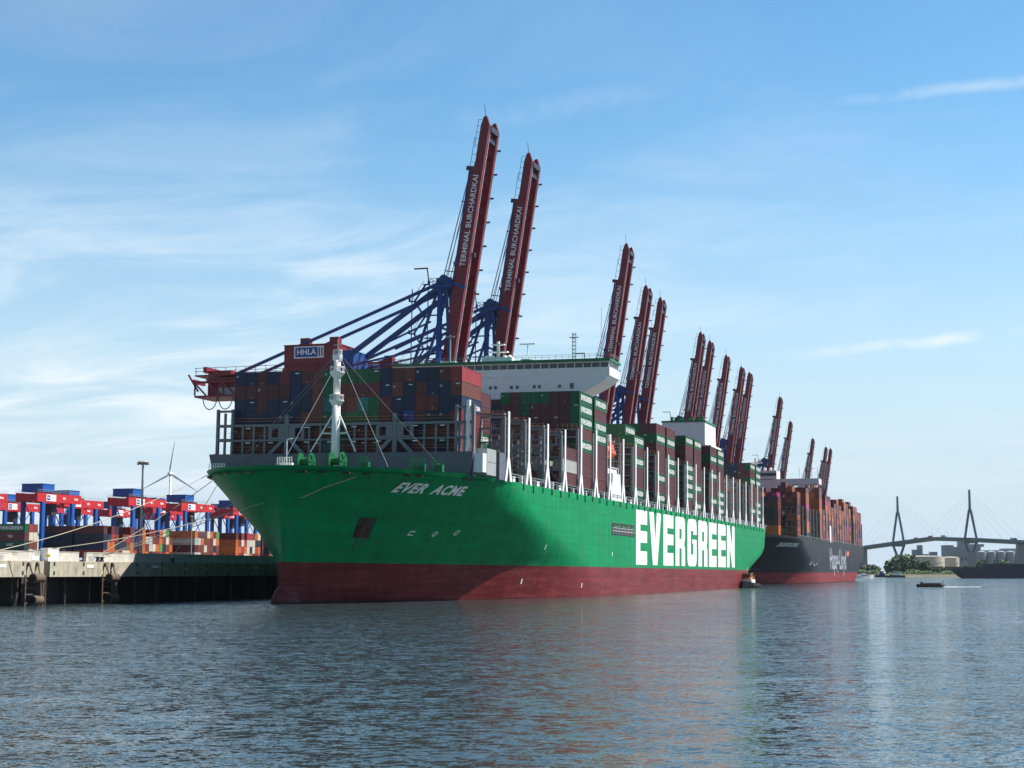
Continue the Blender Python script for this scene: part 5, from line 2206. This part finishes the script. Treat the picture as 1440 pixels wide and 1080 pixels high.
for i, (x, y, lab, key) in enumerate(((420, 1825, 'dark work boat with a blue wheelhouse moored at the green bank', m_cblue),
                                      (438, 1830, 'work boat with a white wheelhouse moored at the green bank', m_white),
                                      (565, 1846, 'low white cabin boat moored under the bank trees', m_white))):
    b = empty('work_boat', face_dir(x, y, -1, 0.15))
    tag(b, lab, 'work boat', 'boats moored at the far bank')
    boat_hull(17, 5.4, 2.2, 1.2).build('hull', m_dark, b)
    m = MB()
    m.box((-2.5, -2, 1.8), (4.0, 2, 4.2))
    m.box((-0.5, -1.7, 4.2), (3.2, 1.7, 6.6))
    m.box((-0.8, -1.9, 6.6), (3.5, 1.9, 6.9))
    w = m.build('wheelhouse', key, b)
    m = MB()
    m.box((-0.2, -1.76, 5.2), (2.9, -1.72, 6.2))
    m.box((-0.2, 1.72, 5.2), (2.9, 1.76, 6.2))
    m.build('window', m_glass, w)
    m = MB()
    m.tube((-1.0, 0, 4.2), (-1.0, 0, 11.0), 0.18, n=6)
    m.beam((-1.0, 0, 6), (-7.5, 0, 10.5), 0.25)
    m.build('mast', m_dark, b)

# foam behind the moving boats, lying on the water
def wake(x, y, L, W0, W1, dx, name, lab):
    mb = MB()
    r = random.Random(5)
    for k in range(int(L * 7)):
        u = r.random() ** 1.5
        w = W0 + (W1 - W0) * u
        px = x + dx * u * L
        py = y + (r.random() - 0.5) * w
        a, b = 0.2 + 0.5 * r.random(), 0.12 + 0.25 * r.random()
        i = len(mb.v)
        n = 6
        for j in range(n):
            q = 2 * math.pi * j / n
            mb.v.append((px + a * math.cos(q) * (0.7 + .5 * r.random()), py + b * 2 * math.sin(q) * (0.7 + .5 * r.random()), 0.02 + 0.004 * (k % 5)))
        mb.v.append((px, py, 0.10 + 0.1 * r.random() * (1 - u)))
        for j in range(n):
            mb.face([i + j, i + (j + 1) % n, i + n])
    o = mb.build(name, m_foam)
    tag(o, lab, 'wake', kind='stuff')


wake(170, 635.5, 15, 2.4, 5, 1, 'wake_foam', 'white foam trailing behind the harbour launch')
wake(348, 1629, 30, 4, 7, 1, 'wake_foam', 'white foam around the motor yacht')

# long moored barge on the right
bg_ = empty('barge', face_dir(497, 1535, -1.0, -0.12))
tag(bg_, 'long dark moored cargo barge with raked bow at the right edge', 'barge')
m = MB()
m.prism([(-75, -1), (66, -1), (72, 1.5), (80, 8.8), (79.5, 9.6), (-75, 9.0)], 'y', -7, 7)
m.build('hull', m_barge, bg_, M=Matrix.Identity(4))
m = MB()
m.box((-72, -5.6, 9.0), (52, 5.6, 13.6))
for k in range(12):
    m.box((-70 + 10 * k, -5.9, 9.0), (-69.3 + 10 * k, 5.9, 13.9))
m.build('hatch_cover', m_barge, bg_)
m = MB()
for k in range(19):
    m.box((-72 + 8 * k, -6.9, 9.05), (-71.8 + 8 * k, -6.7, 10.4))
m.box((-72, -6.86, 10.3), (74, -6.76, 10.42))
m.box((66, -1.5, 9.5), (69, 1.5, 11.4))
m.build('deck_railing', m_dark, bg_)
m = MB()
m.box((-75.2, -7.1, 4.6), (70, -7.0, 5.0))
m.build('rubbing_strake', m_dark, bg_)

# the rest of the containers: small in view, one mass
tag(STUFF.build('stacked_containers', [CM[k] for k in CKEYS], recalc=False),
    'mass of small distant containers in the yard and on both ships', 'containers', kind='stuff')

# ------------------------------------------------------------------ far bank
fb = MB()
pts = [(330, 1862), (470, 1839), (560, 1854), (640, 1883), (700, 1966), (900, 1987), (2600, 1935), (2600, 4393), (-3000, 4393), (-3000, 2720), (330, 2406)]
inner = [(345, 1883), (472, 1858), (562, 1872), (640, 1902), (705, 1985), (905, 2003), (2590, 1952), (2590, 4383), (-2990, 4383), (-2990, 2741), (345, 2427)]
i = len(fb.v)
fb.v += [(x, y, -1.0) for x, y in pts] + [(x, y, 3.2) for x, y in inner]
n = len(pts)
for k in range(n):
    fb.face([i + k, i + (k + 1) % n, i + n + (k + 1) % n, i + n + k])
fb.face([i + n + k for k in range(n)])
tag(fb.build('far_bank', m_land), kind='structure')


def tree(x, y, z, h, w, lab, group='trees on the far bank', seed=1, nleaf=900, mix=(0.45, 0.4, 0.15), leaf=0.9):
    r = random.Random(seed)
    o = empty('tree', T(x, y, z))
    tag(o, lab, 'tree', group)
    t = MB()
    t.tube((0, 0, -0.5), (0, 0, h * 0.45), 0.05 * h ** 0.9, 0.03 * h ** 0.9, n=7)
    for k in range(6):
        a = k * 1.05 + r.random()
        t.tube((0, 0, h * (0.18 + 0.05 * k)), (w * 0.33 * math.cos(a), w * 0.33 * math.sin(a), h * (0.45 + 0.06 * k)), 0.018 * h, 0.008 * h, n=5)
    t.build('trunk', m_bark, o)
    c = MB()
    clumps = []
    for k in range(16):
        a, u = r.random() * 6.283, r.random() ** 0.5
        zz = h * (0.22 + 0.66 * r.random())
        rr = w / 2 * u * math.sin(math.pi * min(0.98, max(0.08, (zz / h - 0.05)))) ** 0.6
        clumps.append((rr * math.cos(a), rr * math.sin(a), zz, w * (0.14 + 0.12 * r.random())))
    for k in range(nleaf):
        cx, cy, cz, cr = clumps[k % len(clumps)]
        d = Vector((r.gauss(0, 1), r.gauss(0, 1), r.gauss(0, 0.8)))
        d.normalize()
        p = Vector((cx, cy, cz)) + d * cr * (0.55 + 0.5 * r.random())
        p.z = max(p.z, 0.3)
        n1 = Vector((r.gauss(0, 1), r.gauss(0, 1), r.gauss(0, 1))).normalized()
        n2 = n1.cross(d).normalized()
        s = leaf * (0.6 + 0.8 * r.random())
        i = len(c.v)
        for a, b in ((-1, -.6), (1, -.7), (.8, .7), (-.7, .8)):
            c.v.append(tuple(p + n1 * a * s + n2 * b * s))
        q = r.random()
        c.mi = 0 if q < mix[0] else (1 if q < mix[0] + mix[1] else 2)
        c.face([i, i + 1, i + 2, i + 3])
    c.build('crown', m_leaf, o, recalc=False)
    return o


tree(468, 1914, 3, 21, 30, 'largest round dark tree on the far bank below the left bridge pylon', seed=3, nleaf=2600, leaf=1.2)
tree(447, 1898, 3, 15, 20, 'medium dark tree left of the largest bank tree', seed=4, nleaf=1400, leaf=1.0)
tree(489, 1906, 3, 16, 18, 'medium tree right of the largest bank tree', seed=5, nleaf=1400, leaf=1.0)
tree(493, 1977, 3, 24, 12, 'tall narrow dark tree standing below the left bridge pylon', seed=6, nleaf=1600, leaf=1.1, mix=(0.8, 0.2, 0))
tree(480, 1977, 3, 21, 9, 'second narrow dark tree beside the tall one by the pylon', seed=16, nleaf=1000, leaf=1.0, mix=(0.8, 0.2, 0))
tree(415, 1935, 3, 13, 22, 'low bright green tree by the stern of the dark ship', seed=7, nleaf=1200, mix=(0.1, 0.5, 0.4))
tree(432, 1925, 3, 11, 16, 'bushy green tree between the dark ship and the largest tree', seed=8, nleaf=1000, mix=(0.15, 0.5, 0.35))
tree(512, 1925, 3, 10, 16, 'low tree at the left end of the bank hedge', seed=9, nleaf=900)
tree(580, 1987, 3, 17, 20, 'dark tree in front of the cream tanks', seed=10, nleaf=1200, mix=(0.7, 0.3, 0))
tree(615, 2019, 3, 15, 26, 'wide green tree left of the grey silo hall', seed=11, nleaf=1300)
tree(655, 2155, 3, 12, 14, 'small green tree in front of the silo hall', seed=12, nleaf=800)
tree(720, 2155, 3, 24, 30, 'large dark tree below the right bridge pylon', seed=13, nleaf=1500, mix=(0.85, 0.15, 0))
tree(800, 2197, 3, 26, 30, 'dark tree between the right pylon and the bridge pier', seed=14, nleaf=1500, mix=(0.85, 0.15, 0))

# hedge and scrub along the bank: nobody could count it
hg = MB()
r = random.Random(21)
for k in range(9000):
    u = r.random()
    x = 395 + 235 * u
    if 425 < x < 470 and r.random() < 0.6:
        continue
    y = 1864 + (8 if x < 560 else (x - 560) * 0.45) + r.random() * 22 + max(0, 470 - x) * 0.22
    hgt = (4.6 + 2.0 * math.sin(x * 0.11) + 1.4 * math.sin(x * 0.31 + 1)) * (1 if x > 500 else 0.85)
    z = 2.6 + r.random() ** 0.7 * hgt
    n1 = Vector((r.gauss(0, 1), r.gauss(0, 1), r.gauss(0, 1))).normalized()
    n2 = n1.orthogonal().normalized()
    s = 0.5 + 0.6 * r.random()
    i = len(hg.v)
    p = Vector((x, y, z))
    for a, b in ((-1, -.6), (1, -.7), (.8, .7), (-.7, .8)):
        hg.v.append(tuple(p + n1 * a * s + n2 * b * s))
    q = r.random()
    hg.mi = 0 if q < 0.15 else (1 if q < 0.6 else 2)
    hg.face([i, i + 1, i + 2, i + 3])
tag(hg.build('bank_shrubs', m_leaf, recalc=False), 'green scrub growing along the far bank', 'shrubs', kind='stuff')


# tanks, silos and halls
def tank(x, y, r_, h, lab):
    o = empty('storage_tank', T(x, y, 3.2))
    tag(o, lab, 'storage tank', 'cream storage tanks')
    m = MB()
    m.lathe([(r_, 0), (r_, h), (r_ * 0.97, h + 0.5)], n=36)
    m.build('shell', m_cream, o)
    m = MB()
    m.lathe([(r_ * 1.005, h + 0.5), (r_ * 0.6, h + 1.6), (0.2, h + 2.1)], n=36)
    m.build('roof', m_cream, o)
    m = MB()
    for z in (h * 0.33, h * 0.66):
        m.lathe([(r_ + 0.02, z), (r_ + 0.35, z), (r_ + 0.35, z + 0.3), (r_ + 0.02, z + 0.3)], n=36)
    m.build('ring_girder', m_wall, o)
    return o


tank(612, 2395, 31, 25, 'wide cream storage tank behind the bank hedge')
tank(663, 2437, 14, 24, 'smaller cream storage tank right of the wide one')


def block(name, parts, lab, cat, mat_, group=None, x=0, y=0):
    o = empty(name, T(x, y, 3.2))
    tag(o, lab, cat, group)
    m = MB()
    for a, b in parts:
        m.box(a, b)
    w = m.build('wall', mat_, o)
    m = MB()
    for a, b in parts:
        n_ = max(2, int((b[0] - a[0]) / 6))
        for k in range(n_):
            m.box((a[0] + (b[0] - a[0]) * (k + 0.3) / n_, a[1] - 0.15, a[2] + 0.5 * (b[2] - a[2])), (a[0] + (b[0] - a[0]) * (k + 0.6) / n_, a[1] - 0.03, a[2] + 0.62 * (b[2] - a[2])))
    m.build('window', m_dark, o)
    for a, b in parts:
        MB().box((a[0] - 0.2, a[1] - 0.4, b[2]), (b[0] + 0.2, b[1] + 0.4, b[2] + 0.8)).build('roof', mat_, o)
    return o


block('silo_hall', [((0, 0, 0), (14, 30, 49)), ((14, 2, 0), (62, 30, 46)), ((62.5, 4, 0), (98, 30, 40)), ((27, 8, 46.8), (44, 26, 56)), ((44.5, 9, 46.8), (70, 22, 51))],
      'tall grey silo hall behind the right bridge pylon', 'industrial building', m_wall, x=762, y=2824)
block('warehouse', [((0, 0, 0), (40, 30, 43))], 'pale grey warehouse right of the silo hall', 'warehouse', m_wall2, x=862, y=2814)
so_ = empty('silo_row', T(782, 2678, 3.2))
tag(so_, 'row of round grey silos in front of the tall silo hall', 'silos')
for k in range(6):
    MB().lathe([(7.5, 0), (7.5, 36), (1.0, 38)], (16 * k, 0, 0), 18).build('silo', m_wall, so_, smooth=False)
block('mill_building', [((0, 0, 0), (12, 14, 32)), ((13, 0, 0), (22, 14, 42)), ((22.5, 2, 0), (30, 14, 50)), ((30.5, 0, 0), (40, 14, 34)), ((44, 0, 0), (56, 14, 38)), ((56.5, 2, 0), (70, 14, 28)), ((70.5, 3, 0), (78, 14, 22))],
      'stepped grey mill building seen under the bridge deck', 'industrial building', m_wall, x=708, y=2887)
block('port_shed', [((0, 0, 0), (150, 30, 13)), ((30, 5, 13.9), (70, 25, 17))], 'long low port shed beyond the barge', 'shed', m_bconc, x=700, y=2176)
block('low_shed', [((0, 0, 0), (120, 20, 9))], 'low brownish shed behind the bank hedge', 'shed', m_rust, x=515, y=2082)
# harbour crane right of the pier
hc_ = empty('harbour_crane', T(842, 2176, 3.2))
tag(hc_, 'small dark harbour crane right of the bridge pier', 'crane')
m = MB()
for dx in (-4, 4):
    m.beam((dx, 0, 0), (dx * .5, 0, 14), 1.0)
m.box((-3.5, -2, 14), (3.5, 2, 19))
m.beam((0, 0, 18), (-1, 0, 37), 1.6)
m.box((-3, -2, 34), (2, 2, 39))
m.build('tower', m_dark, hc_)
m = MB()
m.beam((3, 0, 18), (-28, 0, 22), 1.0)
m.beam((-1, 0, 37), (-26, 0, 22), 0.3)
m.build('jib', m_dark, hc_)

# ------------------------------------------------------------------ cable-stayed bridge
A_, B_ = Vector((676, 2810, 0)), Vector((740, 2573, 0))
bd = (B_ - A_).normalized()
bn = Vector((-bd.y, bd.x, 0))
if bn.x < 0:
    bn = -bn


def bz(d):
    """height of the roadway, d metres from the left pylon towards the right one"""
    return lerp_tab(((-900, 12), (-500, 30), (-260, 44), (-130, 51.5), (0, 58.0), (120, 63.5), (236, 59.5), (377, 53.0), (560, 42), (900, 24)), d)


def bpt(d, o=0.0, z=0.0):
    p = A_ + bd * d + bn * o
    return Vector((p.x, p.y, z))


br = empty('cable_stayed_bridge', Matrix.Translation(A_))
tag(br, 'long blue grey cable stayed bridge with two tall forked pylons', 'bridge')
Mb = Matrix.Translation(-A_)
ds = list(range(-900, 901, 15))
m = MB()
rows = []
for d in ds:
    z = bz(d)
    rows.append([bpt(d, -8.7, z), bpt(d, 8.7, z), bpt(d, 7.5, z - 2.6), bpt(d, 3.8, z - 5.4), bpt(d, -3.8, z - 5.4), bpt(d, -7.5, z - 2.6), bpt(d, -8.7, z)])
m.grid(rows)
m.build('deck', m_pylon, br, M=Mb)
m = MB()
for o in (-8.6, 8.6):
    for d0, d1 in zip(ds, ds[1:]):
        m.beam(bpt(d0, o, bz(d0) + 0.55), bpt(d1, o, bz(d1) + 0.55), 0.18, 1.1)
m.build('parapet', m_pylon, br, M=Mb)
for d0 in (0, 236):
    p = MB()
    zt, zj, zd = 138, (108 if d0 == 0 else 104), bz(d0)
    p.tube(bpt(d0, 0, zj - 3), bpt(d0, 0, zt), 2.3, 1.7, n=8)
    for sg in (-1, 1):
        p.tube(bpt(d0, sg * 1.4, zj + 2), bpt(d0, sg * 11.5, zd - 5), 2.0, 2.0, n=8)
        p.tube(bpt(d0, sg * 11.5, zd - 4), bpt(d0, sg * 3.2, zd - 24), 2.2, 2.4, n=8)
    p.beam(bpt(d0, -11.0, zd - 6.4), bpt(d0, 11.0, zd - 6.4), 2.6, 3.0)
    py = p.build('pylon', m_pylon, br, M=Mb, smooth=False)
    q = MB()
    b0, b1 = bpt(d0, -6, 0), bpt(d0, 6, 0)
    q.beam(bpt(d0, 0, 0), bpt(d0, 0, zd - 22), 9, 13)
    q.build('pylon_pier', m_bconc, py)
    c = MB()
    for k in range(1, 6):
        zz = zt - 4 - (5 - k) * 5
        for sg in (-1, 1):
            if abs(30 * k) < 175:
                c.tube(bpt(d0, 0, zz), bpt(d0 + sg * 31 * k, 0, bz(d0 + sg * 31 * k)), 0.09, n=4)
    c.build('stay_cable', m_wire, br, M=Mb)
for d in (-480, -400, -320, -250, -190, -130, 377, 470, 570, 680, 800):
    w = 6 if d < 300 else 7
    m = MB()
    i = len(m.v)
    a = [bpt(d - 2.4, -w, -2), bpt(d + 2.4, -w, -2), bpt(d + 2.4, w, -2), bpt(d - 2.4, w, -2)]
    m.v += [tuple(p) for p in a] + [(p.x, p.y, bz(d) - 5.2) for p in a]
    for q in ((0, 3, 2, 1), (4, 5, 6, 7), (0, 1, 5, 4), (1, 2, 6, 5), (2, 3, 7, 6), (3, 0, 4, 7)):
        m.face([i + k for k in q])
    m.build('pier', m_bconc, br, M=Mb)
for d in range(-420, 800, 52):
    MB().tube(bpt(d, 8.3, bz(d)), bpt(d, 8.3, bz(d) + 9), 0.16, n=5).build('lamp_post', m_pylon, br, M=Mb)

# lorries on the bridge
def lorry(d, lab, body, cab):
    z = bz(d) + 0.02
    ang = math.atan2(bd.y, bd.x)
    p = bpt(d, 4.2, z)
    o = empty('lorry', T(p.x, p.y, p.z) @ RZ(ang))
    tag(o, lab, 'lorry', 'lorries crossing the bridge')
    MB().box((-8, -1.25, 1.1), (4.6, 1.25, 4.0)).build('trailer', body, o)
    MB().prism([(5.0, 0.7), (7.5, 0.7), (7.5, 2.2), (7.0, 3.4), (5.0, 3.5)], 'y', -1.2, 1.2).build('cab', cab, o)
    m = MB()
    for x in (-6.5, -5.2, -3.9, 5.8):
        for y in (-1.1, 1.1):
            m.tube((x, y - 0.15, 0.5), (x, y + 0.15, 0.5), 0.5, n=10)
    m.box((-8, -0.8, 0.7), (5, 0.8, 1.1))
    m.build('wheel', m_black, o)
    return o


lorry(104, 'red and white lorry near the crest of the bridge', m_gred, m_white)
lorry(146, 'grey lorry just right of the bridge crest', m_wall2, m_white)
lorry(352, 'grey lorry above the thick bridge pier', m_wall2, m_dark)
lorry(420, 'white lorry at the right edge of the bridge', m_white, m_gblue)
lorry(56, 'dark lorry climbing the bridge between the pylons', m_dark, m_white)

# ------------------------------------------------------------------ summer haze over the river
hzb = MB()
hzb.box((-8500, -1400, -8), (8500, 9500, 215))
hm = bpy.data.materials.new('haze')
hm.use_nodes = True
hn, hl_ = hm.node_tree.nodes, hm.node_tree.links
hn.remove(hn['Principled BSDF'])
pv = N(hn, 'ShaderNodeVolumePrincipled')
pv.inputs['Color'].default_value = (0.80, 0.88, 0.97, 1)
pv.inputs['Density'].default_value = 0.00002
pv.inputs['Anisotropy'].default_value = 0.5
hl_.new(pv.outputs[0], hn['Material Output'].inputs['Volume'])
tag(hzb.build('haze', hm), 'pale summer haze over the harbour', 'haze', kind='stuff')
